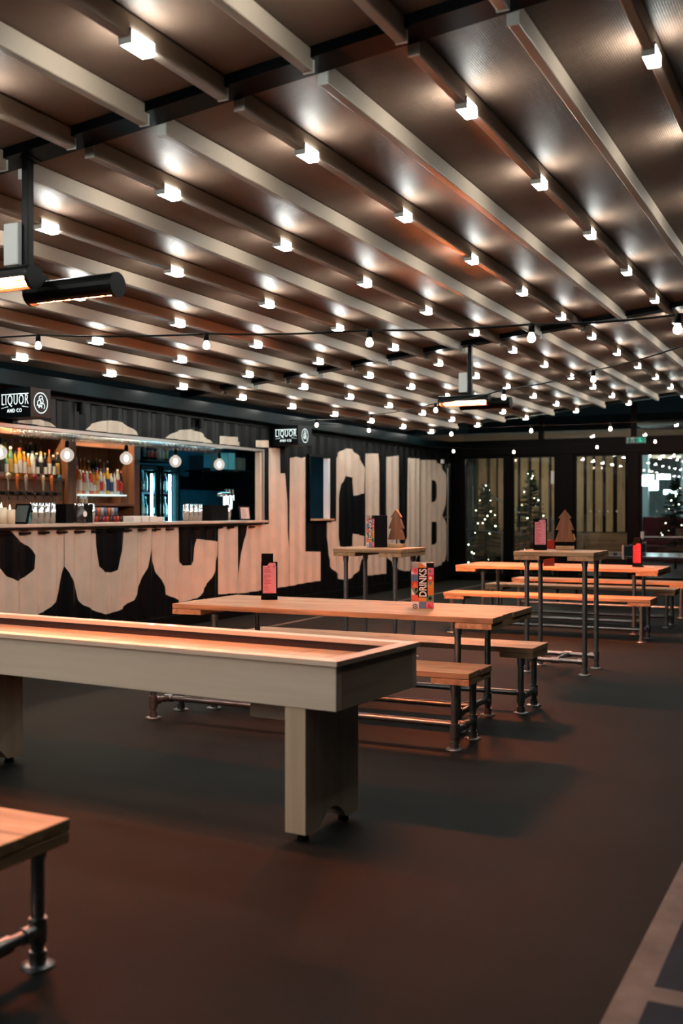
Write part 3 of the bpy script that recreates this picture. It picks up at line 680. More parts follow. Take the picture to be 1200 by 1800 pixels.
# ---------------------------------------------------------------- signs
SIGNW = emit('lit sign lettering', (0.85, 1.0, 0.97), 1.7)
def bar_sign(label, y0, y1, z0, z1):
    t = thing('sign_box', label, 'sign', (XW, (y0+y1)/2, (z0+z1)/2), 0, 'lit liquor signs')
    hx, hy, hz = 0.42, (y1-y0)/2, (z1-z0)/2
    B(0.005, hx, -hy, hy, -hz, hz).build('box', BLACK, t, 0.004)
    M = Matrix.Translation((hx*0.54, -hy - 0.0015, 0.018)) @ FACE_MY
    place_text('lettering', 'LIQUOR', 0.1, M, SIGNW, t, bold=-0.0012, spacing=1.22, fit=(hx*0.80, hz*0.78))
    M = Matrix.Translation((hx*0.52, -hy - 0.0015, -hz*0.53)) @ FACE_MY
    place_text('lettering', 'AND CO', 0.1, M, SIGNW, t, bold=0.0, spacing=1.15, fit=(hx*0.44, hz*0.24))
    b = MB(); b.box(hx*0.12, hx*0.94, -hy - 0.002, -hy, hz*0.54, hz*0.59)
    b.prism([(hx*0.13, -hz*0.36), (hx*0.32, -hz*0.24), (hx*0.32, -hz*0.28), (hx*0.13, -hz*0.34)], 'y', -hy - 0.002, -hy)
    b.prism([(hx*0.94, -hz*0.36), (hx*0.75, -hz*0.24), (hx*0.75, -hz*0.28), (hx*0.94, -hz*0.34)], 'y', -hy - 0.002, -hy); b.build('lettering_bar', SIGNW, t)
    e = MB(); R0 = min(hy*0.66, hz*0.66); sy = min(1.0, hy/hz)*1.0
    def arc(c, r, a0, a1, wd, n=16, ky=1.0):
        for i in range(n):
            q = [c[0] + rr_*math.cos(a)*ky for rr_, a in ()]
            A0 = a0 + (a1-a0)*i/n; A1 = a0 + (a1-a0)*(i+1)/n
            v = [(hx + 0.002, (c[0] + (r+s)*math.cos(a)*ky), c[1] + (r+s)*math.sin(a)) for s, a in ((-wd, A0), (wd, A0), (wd, A1), (-wd, A1))]
            e.add(v, [(0,1,2,3)])
    R1 = hz*0.68; ky = min(1.0, hy*0.66/R1)
    w_ = 0.0042
    arc((0, 0), R1, 0, 2*PI, w_, 30, ky)
    arc((0, R1*0.45), R1*0.26, -0.4, PI + 0.6, w_*0.9, 14, ky); arc((R1*0.12*ky, R1*0.2), R1*0.22, 0, 2*PI, w_*0.9, 14, ky)
    arc((-R1*0.2*ky, -R1*0.05), R1*0.30, 0.6, PI + 1.2, w_*0.9, 14, ky); arc((R1*0.28*ky, -R1*0.3), R1*0.28, -1.0, PI*0.75, w_*0.9, 14, ky)
    arc((-R1*0.1*ky, -R1*0.5), R1*0.24, 0.0, PI, w_*0.9, 12, ky); arc((0, -R1*0.18), R1*0.16, 0, 2*PI, w_*0.8, 12, ky); arc((-R1*0.42*ky, -R1*0.42), R1*0.2, -0.5, 2.6, w_*0.8, 10, ky)
    e.build('emblem', SIGNW, t)
bar_sign('lit black LIQUOR AND CO sign box at the left picture edge over the bar', 7.87, 8.155, 2.345, 2.635)
bar_sign('lit black LIQUOR AND CO sign box over the painted A, right of the bar', 13.27, 13.69, 2.37, 2.655)
ex = thing('exit_sign', 'green emergency exit sign on the black transom of the glazed wall', 'sign', (-3.885, YE - 0.12, 2.785))
B(-0.19, 0.19, -0.012, 0.03, -0.065, 0.065).build('panel', mat('dark green panel', (0.006, 0.06, 0.045), 0.3), ex, 0.003)
EXW = emit('exit pictogram', (0.35, 0.9, 0.7), 0.8); EXG = emit('exit green', (0.02, 0.45, 0.28), 0.7)
B(0.02, 0.15, -0.0135, -0.012, -0.05, 0.05).build('lit_field', EXG, ex)
m_ = MB(); m_.tube((0.075, -0.0165, 0.032), (0.075, -0.0135, 0.032), 0.011, n=10)
for a, b in (((0.075, 0.02), (0.085, -0.01)), ((0.085, -0.01), (0.11, -0.03)), ((0.085, -0.01), (0.065, -0.04)), ((0.075, 0.015), (0.05, 0.0)), ((0.078, 0.015), (0.105, 0.008))):
    m_.tube((a[0], -0.015, a[1]), (b[0], -0.015, b[1]), 0.0055, n=6)
m_.box(-0.16, -0.152, -0.014, -0.012, -0.045, 0.045); m_.box(-0.09, -0.082, -0.014, -0.012, -0.04, 0.04); m_.box(-0.05, -0.042, -0.014, -0.012, -0.04, 0.04); m_.box(-0.09, -0.042, -0.014, -0.012, 0.032, 0.04); m_.box(-0.09, -0.042, -0.014, -0.012, -0.004, 0.004)
m_.box(0.172, 0.178, -0.014, -0.012, -0.05, 0.05); m_.build('pictogram', EXW, ex)

# ---------------------------------------------------------------- the bar: joinery
ZC = 1.27
tag(B(-8.08, XW + 0.09, BAR0, BAR1 - 0.002, ZC, ZC + 0.032).build('bar_counter', wood('counter wood', (0.36, 0.26, 0.2), (0.55, 0.43, 0.34), 'y', 0.35), None, 0.006), 'long wooden counter top along the bar opening', 'counter')
tag(B(XW - 0.3, XW + 0.07, HAT0, HAT1, HZ0, HZ0 + 0.028).build('hatch_shelf', SCAFY, None, 0.004), 'small wooden shelf in the hatch right of the bar', 'shelf')
bb = thing('back_bar', 'stained wood back bar with bottle shelves and tap wall behind the counter', 'back bar', (-9.7, 10.9, 0.14))
def bx(name, m, *a, bv=0.003): return B(a[0] + 9.7, a[1] + 9.7, a[2] - 10.9, a[3] - 10.9, a[4] - 0.14, a[5] - 0.14).build(name, m, bb, bv)
bx('base_cabinet', RUST, -9.99, -9.4, 8.2, 12.4, 0.14, 1.22); bx('back_counter', RUST, -9.99, -9.36, 8.2, 12.41, 1.221, 1.25)
bx('tap_wall', RUSTZ, -9.62, -9.58, 8.2, 11.12, 1.251, 1.83); bx('upper_shelf', RUST, -9.985, -9.55, 8.2, 11.12, 1.831, 1.87)
bx('header_board', RUST, -9.66, -9.6, 8.2, 11.12, 2.40, 2.58); bx('back_panel', RUSTZ, -9.995, -9.98, 8.2, 12.6, 1.251, 2.58)
bx('post', RUSTZ, -9.99, -9.5, 11.121, 11.29, 1.251, 2.58); bx('post', RUSTZ, -9.99, -9.5, 12.56, 12.69, 0.14, 2.58)
bx('header_board', RUST, -9.66, -9.6, 11.291, 12.559, 2.32, 2.58); bx('lower_shelf', RUST, -9.98, -9.5, 11.291, 12.559, 1.50, 1.535)
bx('glass_shelf', mat('frosted glass shelf', (0.7, 0.78, 0.76), 0.3, emis=(0.75, 0.95, 0.9), es=0.9), -9.9, -9.55, 11.45, 12.45, 1.645, 1.665)
bx('step', RUST, -9.97, -9.8, 8.2, 11.12, 1.871, 1.97); bx('step', RUST, -9.9, -9.78, 11.47, 12.43, 1.6655, 1.77)
bx('strip_light', emit('warm strip', (1.0, 0.76, 0.50), 190), -9.50, -9.48, 8.4, 11.0, 2.565, 2.58); bx('strip_light', emit('warm strip', (1, 1, 1), 1), -9.50, -9.48, 11.4, 12.5, 2.565, 2.58)
for k in range(9):
    y = 9.70 + 0.157*k
    tp = thing('beer_tap', f'beer tap on the tap wall, {ORD[k+1]} from the left', 'tap', (-9.58, y, 1.66), 0, 'beer taps behind the bar')
    f = MB(); f.tube((0, 0, 0), (0.085, 0, 0), 0.018, n=10); f.tube((0.085, 0, 0.03), (0.085, 0, -0.05), 0.013, n=10); f.tube((0.085, 0, -0.05), (0.105, 0, -0.09), 0.010, n=8); f.build('faucet', CHROME, tp)
    c_ = [(0.35, 0.25, 0.2), (0.25, 0.03, 0.02), (0.45, 0.36, 0.28), (0.55, 0.12, 0.02), (0.4, 0.28, 0.22), (0.2, 0.02, 0.015), (0.5, 0.4, 0.27), (0.5, 0.12, 0.02), (0.05, 0.1, 0.12)][k]
    MB().lathe([(0.008, 0.03), (0.014, 0.05), (0.017, 0.11), (0.021, 0.2), (0.016, 0.235), (0.001, 0.24)] if k % 3 != 2 else [(0.008, 0.03), (0.011, 0.08), (0.013, 0.16), (0.032, 0.2), (0.034, 0.235), (0.001, 0.255)], (0.085, 0, 0), n=10).build('tap_handle', mat(f'tap handle {k}', c_, 0.35), tp)
tag(B(-9.57, -9.545, 8.4, 11.05, 1.64, 1.68).build('tap_rail', BLACKM, None, 0.003), 'dark rail carrying the row of beer taps', 'rail')

# bottles
def glassy(name, col, em=0.0):
    m = mat(name, col, 0.12, spec=0.7); b = m.node_tree.nodes['Principled BSDF']; b.inputs['Transmission Weight'].default_value = 0.25; return m
BC = {'clear': (0.62, 0.66, 0.66), 'blue': (0.03, 0.25, 0.45), 'green': (0.22, 0.38, 0.16), 'yellow': (0.75, 0.42, 0.03), 'orange': (0.75, 0.26, 0.03), 'dark': (0.012, 0.01, 0.01), 'amber': (0.40, 0.13, 0.02), 'red': (0.5, 0.025, 0.02), 'white': (0.70, 0.66, 0.60), 'pink': (0.65, 0.28, 0.26), 'dark green': (0.012, 0.05, 0.025)}
LABC = {'white': (0.7, 0.66, 0.6), 'cream': (0.6, 0.46, 0.3), 'black': (0.02, 0.02, 0.02), 'red': (0.5, 0.04, 0.03), 'navy': (0.02, 0.05, 0.16), 'gold': (0.5, 0.3, 0.06)}
def bottle(label, loc, col, lab, cap, h=0.30, r=0.037, group=None, shape=0, par=None):
    t = thing('bottle', label, 'bottle', loc, 0, group)
    sh = 0.60 if shape == 0 else (0.52 if shape == 1 else 0.68); nr = 0.013 if shape < 2 else 0.016
    MB().lathe([(0.001, 0), (r, 0.004), (r, h*sh), (r*0.82, h*(sh + 0.07)), (nr, h*(sh + 0.2)), (nr, h*0.93), (0.001, h*0.935)], n=12).build('glass_body', glassy('bottle glass ' + col, BC[col]), t)
    MB().lathe([(r + 0.0008, h*0.14), (r + 0.0008, h*(sh - 0.1))], n=12).build('paper_label', mat('bottle label ' + lab, LABC[lab], 0.6), t)
    MB().lathe([(nr + 0.002, h*0.91), (nr + 0.002, h*0.985), (0.001, h)], n=10).build('cap', mat('bottle cap ' + cap, LABC[cap], 0.4), t)
    return t
rb = random.Random(11)
front = ['clear', 'clear', 'white', 'dark', 'clear', 'green', 'green', 'yellow', 'yellow', 'orange', 'orange', 'white', 'dark', 'white', 'dark', 'amber', 'dark', 'dark']
for k, c in enumerate(front):
    bottle(f'{c} bottle, {ORD[k+1]} from the left, front of the shelf above the taps', (-9.63, 9.72 + k*0.079, 1.871), c, rb.choice(['white', 'white', 'cream', 'black', 'gold']), rb.choice(list(LABC)), rb.uniform(0.30, 0.40), rb.uniform(0.033, 0.039), 'bottles on the shelf above the taps', rb.randrange(3))
back = ['blue', 'clear', 'red', 'clear', 'green', 'dark', 'yellow', 'orange', 'amber', 'amber', 'dark', 'dark green', 'dark', 'amber']
for k, c in enumerate(back):
    bottle(f'{c} bottle, {ORD[k+1]} from the left, raised back row above the taps', (-9.88, 9.80 + k*0.094, 1.971), c, rb.choice(['white', 'red', 'cream', 'black']), rb.choice(list(LABC)), rb.uniform(0.34, 0.41), rb.uniform(0.034, 0.040), 'bottles in the back row above the taps', rb.randrange(3))
front2 = ['orange', 'red', 'white', 'red', 'orange', 'orange', 'clear', 'white', 'yellow', 'white', 'clear', 'white', 'dark']
for k, c in enumerate(front2):
    bottle(f'{c} bottle, {ORD[k+1]} from the left, front row on the lit glass shelf', (-9.62, 11.50 + k*0.075, 1.666), c, rb.choice(['white', 'white', 'navy', 'red', 'cream']), rb.choice(list(LABC)), rb.uniform(0.30, 0.38), rb.uniform(0.031, 0.036), 'bottles in front on the lit shelf', rb.randrange(3))
back2 = ['green', 'blue', 'pink', 'amber', 'orange', 'amber', 'dark', 'dark green', 'red', 'clear', 'dark green']
for k, c in enumerate(back2):
    bottle(f'{c} bottle, {ORD[k+1]} from the left, raised back row on the lit shelf', (-9.84, 11.53 + k*0.085, 1.771), c, rb.choice(['white', 'gold', 'cream', 'red']), rb.choice(['white', 'gold', 'black']), rb.uniform(0.36, 0.43), rb.uniform(0.032, 0.038), 'bottles in the back row on the lit shelf', rb.randrange(3))
bottle('tall peach bottle at the left end of the lower bar shelf', (-9.6, 11.36, 1.536), 'pink', 'cream', 'white', 0.36, 0.04, None, 2)
for k in range(2): bottle(f'clear squat bottle under the lit glass shelf, {ORD[k+1]} from left', (-9.6, 11.52 + k*0.08, 1.536), 'clear', 'cream', 'white', 0.105, 0.03, 'squat bottles under the lit shelf', 2)
CANC = [(0.5, 0.06, 0.03), (0.6, 0.16, 0.05), (0.06, 0.03, 0.03), (0.45, 0.42, 0.42), (0.3, 0.04, 0.05), (0.12, 0.16, 0.3)]
for row, (zz, n_, y0) in enumerate(((1.251, 14, 11.42), (1.366, 9, 11.46))):
    for k in range(n_):
        t = thing('drink_can', f'drink can, {ORD[k+1]} from the left in the {"lower" if row == 0 else "upper"} row under the bar shelf', 'can', (-9.46, y0 + k*0.0775, zz), 0, 'cans stacked under the bar shelf')
        MB().lathe([(0.001, 0), (0.026, 0.001), (0.033, 0.01), (0.033, 0.1), (0.027, 0.113)], n=12).build('body', mat(f'can print {(k*2+row) % 6}', CANC[(k*2 + row) % 6], 0.3, metal=0.3), t)
        MB().lathe([(0.027, 0.1132), (0.001, 0.1125)], n=12).build('lid', CHROME, t)

# pendants with big clear globes
GLB = bpy.data.materials.new('glowing globe glass'); GLB.use_nodes = True
nt = GLB.node_tree; nt.nodes.remove(nt.nodes['Principled BSDF'])
_t = nt.nodes.new('ShaderNodeBsdfTransparent'); _e = nt.nodes.new('ShaderNodeEmission'); _e.inputs[0].default_value = (1.0, 0.86, 0.74, 1); _e.inputs[1].default_value = 0.95
_m = nt.nodes.new('ShaderNodeMixShader'); _m.inputs[0].default_value = 0.42
nt.links.new(_t.outputs[0], _m.inputs[1]); nt.links.new(_e.outputs[0], _m.inputs[2]); nt.links.new(_m.outputs[0], nt.nodes['Material Output'].inputs[0])
CORE = emit('glowing filament', (1.0, 0.83, 0.62), PEND_S)
for k, (y, z) in enumerate(((8.42, 2.05), (9.47, 2.07), (10.55, 2.08), (11.59, 2.085), (12.65, 2.085))):
    t = thing('globe_pendant', f'globe pendant lamp over the bar counter, {ORD[k+1]} from the left', 'lamp', (-8.1, y, z), 0, 'globe pendants over the bar')
    MB().tube((0, 0, 0.16), (0, 0, 0.54), 0.004, n=8).build('flex', BLACKM, t)
    MB().lathe([(0.001, 0.165), (0.02, 0.16), (0.024, 0.15), (0.024, 0.085), (0.001, 0.084)], n=14).build('socket', BLACKM, t)
    MB().lathe([(0.022, 0.083)] + [(0.078*math.sin(a), 0.078*math.cos(a)) for a in [0.35 + (PI - 0.351)*i/10 for i in range(11)]], n=18).build('globe', GLB, t)
    MB().sphere((0, 0, 0.0), 0.026, n=12, k=8, sz=1.5).build('filament', CORE, t)

# stemware in the hanging rack
rk = thing('glass_rack', 'hanging rack of steel rails full of stemmed glasses over the counter', 'rack', (-8.3, 10.9, 2.45))
m_ = MB()
for x in (-0.13, 0.0, 0.13):
    for s in (-0.016, 0.016): m_.box(x + s - 0.004, x + s + 0.004, -2.05, 2.05, -0.004, 0.004)
for y in (-2.0, 0.0, 2.0): m_.box(-0.16, 0.16, y - 0.006, y + 0.006, 0.004, 0.012); m_.tube((0, y, 0.01), (0, y, 0.165), 0.005, n=6)
m_.build('rails', CHROME, rk)
WG = glass('wine glass', (0.88, 0.95, 0.98), 1.9, 0.12, 2.6)
g0 = None
for r_i, x in enumerate((-8.17, -8.30, -8.43)):
    for k in range(40):
        lb = f"stemmed glass hanging from the {['front', 'middle', 'back'][r_i]} rail of the rack over the bar"
        p = (x, 8.98 + k*0.098, 2.445)
        if g0 is None:
            g0 = MB().lathe([(0.032, 0.010), (0.006, 0.004), (0.0035, -0.02), (0.0035, -0.075), (0.02, -0.088), (0.038, -0.125), (0.036, -0.16), (0.030, -0.185)], n=10).build('stemmed_glass', WG, None, 0, p)
            tag(g0, lb, 'glass', 'glasses on the front rail')
        else:
            o = dup(g0, p, label=lb, group=f"glasses on the {['front', 'middle', 'back'][r_i]} rail")

tag(B(-7.76, -7.735, 7.0, 12.9, 2.575, 2.59).build('added_lintel_strip', emit('cool strip', (0.8, 0.95, 1.0), 16.0)), 'added unseen strip light under the container roof above the glass rack', 'light')  # unseen strip put in so the hanging glasses catch glints
# fridge
FR = thing('bottle_fridge', 'black two-door bottle fridge with cold blue light behind the bar', 'fridge', (-9.83, 13.20, 0.14))
m_ = MB(); m_.box(-0.33, 0.30, -0.5, -0.46, 0, 1.98); m_.box(-0.33, 0.30, 0.46, 0.5, 0, 1.98); m_.box(-0.33, 0.30, -0.459, 0.459, 0, 0.12); m_.box(-0.33, 0.30, -0.459, 0.459, 1.93, 1.98)
m_.box(0.26, 0.30, -0.05, 0.05, 0.121, 1.929); m_.build('cabinet', BLACKM, FR, 0.003)
B(-0.33, -0.31, -0.459, 0.459, 0.121, 1.929).build('liner', mat('fridge liner', (0.25, 0.55, 0.65), 0.4), FR)
COLD = emit('cold fridge light', (0.36, 0.88, 1.0), 48.0)
for y in (-0.07, 0.40):
    B(0.2, 0.225, y, y + 0.02, 0.2, 1.85).build('light_tube', COLD, FR)
for z in (0.45, 0.82, 1.2, 1.56): B(-0.30, 0.22, -0.455, 0.455, z, z + 0.012).build('shelf', mat('wire shelf white', (0.6, 0.65, 0.66), 0.4), FR)
FG = glass('fridge glass', (0.75, 0.95, 1.0), 1.45)
for s in (-1, 1):
    y0, y1 = sorted((s*0.045, s*0.498)); d = MB()
    d.box(0.305, 0.335, y0, y0 + 0.035, 0.02, 1.96); d.box(0.305, 0.335, y1 - 0.035, y1, 0.02, 1.96); d.box(0.305, 0.335, y0, y1, 0.02, 0.08); d.box(0.305, 0.335, y0, y1, 1.9, 1.96)
    d = d.build('door', BLACKM, FR, 0.003); B(0.316, 0.322, y0 + 0.035, y1 - 0.035, 0.08, 1.9).build('door_glass', FG, d)
    MB().tube((0.35, s*0.06, 0.8), (0.35, s*0.06, 1.2), 0.008, n=8).build('handle', CHROME, d)
kk = 0
for si, z in enumerate((0.82, 1.2, 1.56)):
    for dr in (0, 1):
        for k in range(4):
            y = 13.20 + (-0.40 + k*0.085 if dr == 0 else 0.10 + k*0.085)
            c = ['dark green', 'clear', 'dark', 'white'][(si + k + dr) % 4]
            bottle(f'{c} bottle {ORD[k+1]} from left, {["lower", "middle", "upper"][si]} shelf, {["left", "right"][dr]} fridge door', (-9.67, y, 0.14 + z + 0.0125), c, 'white', 'white' if k % 2 else 'gold', 0.30, 0.036, 'bottles in the fridge', (k + si) % 3)
tag(B(-9.98, -9.4, 12.75, 13.55, 2.17, 2.19).build('fridge_shelf', BLACKM, None, 0.002), 'thin dark shelf above the bottle fridge', 'shelf')
for k, (c, lb) in enumerate((('dark', 'black'), ('dark', 'black'), ('dark', 'red'), ('dark', 'red'), ('white', 'cream'), ('white', 'white'), ('amber', 'gold'))):
    bottle(f'{c} bottle with {lb} label, {ORD[k+1]} from left on the shelf above the fridge', (-9.55, 12.84 + k*0.095, 2.191), c, lb, 'black', 0.28, 0.037, 'bottles above the fridge', k % 2)

# right-hand end of the bar room
sh = thing('wall_shelf', 'wall shelf with boxes at the right end of the bar room', 'shelf', (-9.85, 15.3, 2.10))
B(-0.14, 0.2, -0.75, 0.78, -0.03, 0).build('board', BLACKM, sh, 0.003); B(0.195, 0.215, -0.75, 0.78, 0.02, 0.035).build('front_rail', CHROME, sh)
for y in (-0.6, 0.6): B(-0.145, 0.12, y - 0.015, y + 0.015, -0.16, -0.03).build('bracket', BLACKM, sh)
for k, (y, wd, ht, c, n_) in enumerate(((14.75, 0.2, 0.24, (0.03, 0.06, 0.08), 'dark'), (15.22, 0.32, 0.30, (0.42, 0.36, 0.3), 'beige'), (15.52, 0.2, 0.32, (0.5, 0.44, 0.36), 'cream'), (15.84, 0.24, 0.25, (0.45, 0.14, 0.08), 'rusty red'))):
    tag(B(-0.12, 0.16, -wd/2, wd/2, 0, ht).build('storage_box', mat('box ' + n_, c, 0.6), None, 0.004, (-9.84, y, 2.101)), f'{n_} storage box on the wall shelf at the right end of the bar', 'box', 'boxes on the bar wall shelf')
cab = thing('tall_cabinet', 'tall black cabinet filling the right end of the bar room', 'cabinet', (-9.5, 16.72, 0.14)); 
B(-0.45, 0.3, -0.45, 0.45, 0, 2.4).build('carcass', BLACK, cab, 0.004); B(0.3, 0.32, -0.44, 0.44, 0.05, 2.36).build('door', NAVY, cab, 0.003)
mach = thing('drink_machine', 'black drink machine with a small green light at the right of the bar', 'machine', (-9.55, 16.0, 0.14))
B(-0.3, 0.25, -0.22, 0.2, 0, 1.95).build('housing', BLACKM, mach, 0.01); MB().tube((0.25, 0.08, 1.86), (0.262, 0.08, 1.86), 0.022, n=12).build('power_light', emit('green power light', (0.1, 1.0, 0.55), 3.0), mach); B(0.25, 0.256, -0.16, -0.06, 1.84, 1.89).build('display', mat('grey display', (0.25, 0.32, 0.34), 0.3), mach)
TEAL = emit('teal strip', (0.10, 0.55, 0.75), 110.0)
tag(B(-8.62, -8.57, 14.2, 15.4, 2.56, 2.585).build('strip_light', TEAL), 'blue strip light under the bar room ceiling behind the small hatch', 'light')
tag(B(-9.999, -9.99, 15.2, 15.28, 1.5, 1.6).build('switch_plate', WHITE), 'white switch plate on the blue wall seen through the hatch', 'switch') if False else None

# on the counter
zc = ZC + 0.0325
STEELC = mat('steel tumbler', (0.72, 0.74, 0.76), 0.16, metal=1.0)
def tins(y, x, n_, lab, h=0.115):
    t = thing('shaker_tin', lab, 'tin', (x, y, zc), 0, 'steel shaker tins on the bar counter')
    MB().lathe([(0.001, 0), (0.030, 0.001), (0.043, h), (0.045, h + 0.003), (0.001, h - 0.004)], n=14).build('lower_tin', STEELC, t)
    MB().lathe([(0.044, h + 0.0035), (0.043, h + 0.012), (0.032, h*1.92), (0.001, h*1.93)], n=14).build('upper_tin', STEELC, t)
for k in range(4): tins(8.66 + k*0.097, -7.86, 2, f'stacked steel shaker tins left of the jar, {ORD[k+1]} of four from left')
for k in range(1): tins(9.60, -7.86, 2, 'stacked steel shaker tins just right of the dark jar')
for k in range(4): tins(11.48 + k*0.105, -7.86, 2, f'stacked steel shaker tins left of the black caddy, {ORD[k+1]} of four from left')
tins(12.50, -7.86, 2, 'stacked steel shaker tins right of the black caddy')
def bin_(label, y, ln, h=0.21):
    t = thing('bar_caddy', label, 'caddy', (-7.86, y, zc)); m_ = MB(); w2 = 0.075
    m_.box(-w2, w2, -ln/2, ln/2, 0, 0.006); m_.box(w2 - 0.005, w2, -ln/2, ln/2, 0.006, h); m_.box(-w2, -w2 + 0.005, -ln/2, ln/2, 0.006, h); m_.box(-w2 + 0.005, w2 - 0.005, -ln/2, -ln/2 + 0.005, 0.006, h); m_.box(-w2 + 0.005, w2 - 0.005, ln/2 - 0.005, ln/2, 0.006, h)
    m_.build('tray', BLACKM, t); B(-0.004, 0.004, -ln/2 + 0.006, ln/2 - 0.006, 0.0065, h*0.9).build('divider', BLACKM, t)
bin_('black caddy between the shaker tins and the dark jar', 9.15, 0.13)
bin_('small black caddy right of the dark jar', 9.47, 0.12)
bin_('long black caddy between the right-hand shaker tins', 12.18, 0.42)
j = thing('glass_jar', 'dark glass jar with a round white label on the bar counter', 'jar', (-7.80, 9.32, zc))
MB().lathe([(0.001, 0), (0.066, 0.003), (0.07, 0.02), (0.07, 0.14), (0.052, 0.165), (0.05, 0.18)], n=18).build('body', mat('brown jar glass', (0.03, 0.02, 0.016), 0.12), j)
MB().lathe([(0.052, 0.18), (0.054, 0.185), (0.054, 0.215), (0.001, 0.218)], n=18).build('lid', CHROME, j)
MB().tube((0.069, 0.012, 0.10), (0.0725, 0.012, 0.10), 0.032, n=16).build('label', WHITE, j)
TOW = mat('white napkin', (0.70, 0.66, 0.62), 0.9)
for s_i, y in enumerate((10.32, 10.48, 10.64, 10.78)):
    for k in range(5 - (s_i == 3)):
        tag(B(-0.08, 0.08, -0.07, 0.07, 0, 0.014).build('folded_napkin', TOW, None, 0.004, (-7.84 + 0.006*(k % 2), y, zc + k*0.0145), (0, 0, 0.04*(k % 3 - 1))), f'folded white napkin, {ORD[k+1]} up in the {ORD[s_i+1]} pile on the counter', 'napkin', 'napkins piled on the counter')
def sign_easel(label, y, rz, w2, h, tilt, m_face, lines):
    t = thing('counter_sign', label, 'sign', (-7.80, y, zc), rz)
    M = Matrix.Rotation(tilt, 4, 'X')
    B(-w2, w2, -0.008, 0.008, 0, h).xform(M).build('frame', BLACKM, t, 0.002)
    B(-w2 + 0.02, w2 - 0.02, -0.0095, -0.008, 0.02, h - 0.02).xform(M).build('paper', m_face, t)
    if lines:
        p = MB(); rr = random.Random(3)
        for k in range(6): p.box(-w2 + 0.03, -w2 + 0.03 + rr.uniform(0.05, 2*w2 - 0.07), -0.0102, -0.0096, h - 0.05 - k*0.024, h - 0.043 - k*0.024)
        p.xform(M).build('print', mat('grey ink', (0.06, 0.06, 0.06), 0.6), t)
    B(-0.03, 0.03, 0.03, 0.07, 0, 0.008).build('foot', BLACKM, t)
sign_easel('small black framed notice at the right end of the bar counter', 12.86, R_(58), 0.085, 0.20, R_(-12), mat('grey paper', (0.45, 0.4, 0.38), 0.6), True)
sign_easel('dark tablet leaning on the counter at the far left of the bar', 8.39, R_(8), 0.09, 0.22, R_(-20), mat('grey screen', (0.10, 0.12, 0.13), 0.15), False)
for k, (y, h) in enumerate(((8.27, 0.15), (8.15, 0.17))):
    t = thing('candle_pot', f'cream candle pot at the left end of the counter, {ORD[k+1]} from the tablet', 'candle', (-7.82, y, zc), 0, 'candle pots on the counter')
    MB().lathe([(0.001, 0), (0.052, 0.002), (0.055, h), (0.045, h), (0.044, h - 0.02), (0.001, h - 0.022)], n=18).build('pot', mat('cream wax', (0.62, 0.52, 0.38), 0.5), t)
    MB().lathe([(0.001, h + 0.05), (0.007, h + 0.02), (0.009, h + 0.005), (0.001, h - 0.015)], n=8).build('flame', emit('candle flame', (1.0, 0.8, 0.45), 12.0), t)
for k in range(3):
    tag(MB().lathe([(0.001, 0), (0.026, 0.001), (0.032, 0.10), (0.029, 0.10), (0.024, 0.008), (0.001, 0.007)], n=14).build('tumbler', glass('blue tumbler', (0.55, 0.85, 0.95), 1.6, 0.02, 1.5), None, 0, (-7.88, 8.54 + k*0.056 if k < 2 else 8.55, zc if k < 2 else zc), None), f'small blue glass tumbler beside the tablet, {ORD[k+1]} from the left', 'glass', 'blue tumblers') if k < 2 else None
tt = thing('tap_tower', 'chrome beer tower with lit white lenses at the right of the bar counter', 'tap tower', (-7.99, 12.62, zc))
m_ = MB(); m_.lathe([(0.001, 0), (0.06, 0.0), (0.06, 0.012), (0.035, 0.03), (0.03, 0.33), (0.001, 0.34)], n=18); m_.tube((0, -0.13, 0.36), (0, 0.13, 0.36), 0.032, n=16); m_.sphere((0, -0.13, 0.36), 0.032); m_.sphere((0, 0.13, 0.36), 0.032)
m_.build('column', CHROME, tt)
LENS = emit('lit lens', (0.8, 0.97, 1.0), 3.0)
for s in (-1, 0, 1):
    B(0.045, 0.055, s*0.09 - 0.02, s*0.09 + 0.02, 0.16 if s else 0.06, 0.33).build('lens', LENS, tt, 0.004)
    f = MB(); f.tube((0.03, s*0.09, 0.34), (0.09, s*0.09, 0.345), 0.012, n=8); f.tube((0.085, s*0.09, 0.35), (0.10, s*0.09, 0.28), 0.009, n=8); f.tube((0.088, s*0.09, 0.355), (0.075, s*0.09, 0.43), 0.010, n=8, r1=0.014); f.build('faucet', CHROME, tt)

# small fittings on the container front
for k, (y, lb) in enumerate(((9.07, 'small black spotlight on the container front above the painted O'), (11.35, 'small black spotlight on the container front above the painted I'))):
    t = thing('wall_spotlight', lb, 'spotlight', (XW, y, 2.56), 0, 'spotlights over the bar'); B(0.0, 0.02, -0.03, 0.03, -0.05, 0.05).build('plate', BLACKM, t)
    MB().tube((0.05, 0, 0.05), (0.05, 0, -0.08), 0.032, n=14).build('barrel', BLACKM, t); MB().tube((0.0, 0, 0), (0.05, 0, 0), 0.01, n=8).build('arm', BLACKM, t)
tag(B(0, 0.05, -0.05, 0.05, -0.04, 0.04).build('sensor', WHITE, None, 0.01, (XW + 0.001, 20.1, 2.42)), 'small white sensor box on the wall beside the painted B', 'sensor')
h_ = MB(); h_.tube((XW + 0.02, 20.42, 0.4), (XW + 0.02, 20.42, 2.3), 0.014, n=8); h_.box(XW + 0.0, XW + 0.03, 20.36, 20.48, 1.28, 1.32); h_.box(XW + 0.03, XW + 0.045, 20.18, 20.42, 1.29, 1.31); h_.build('locking_bar', STEEL, wall)

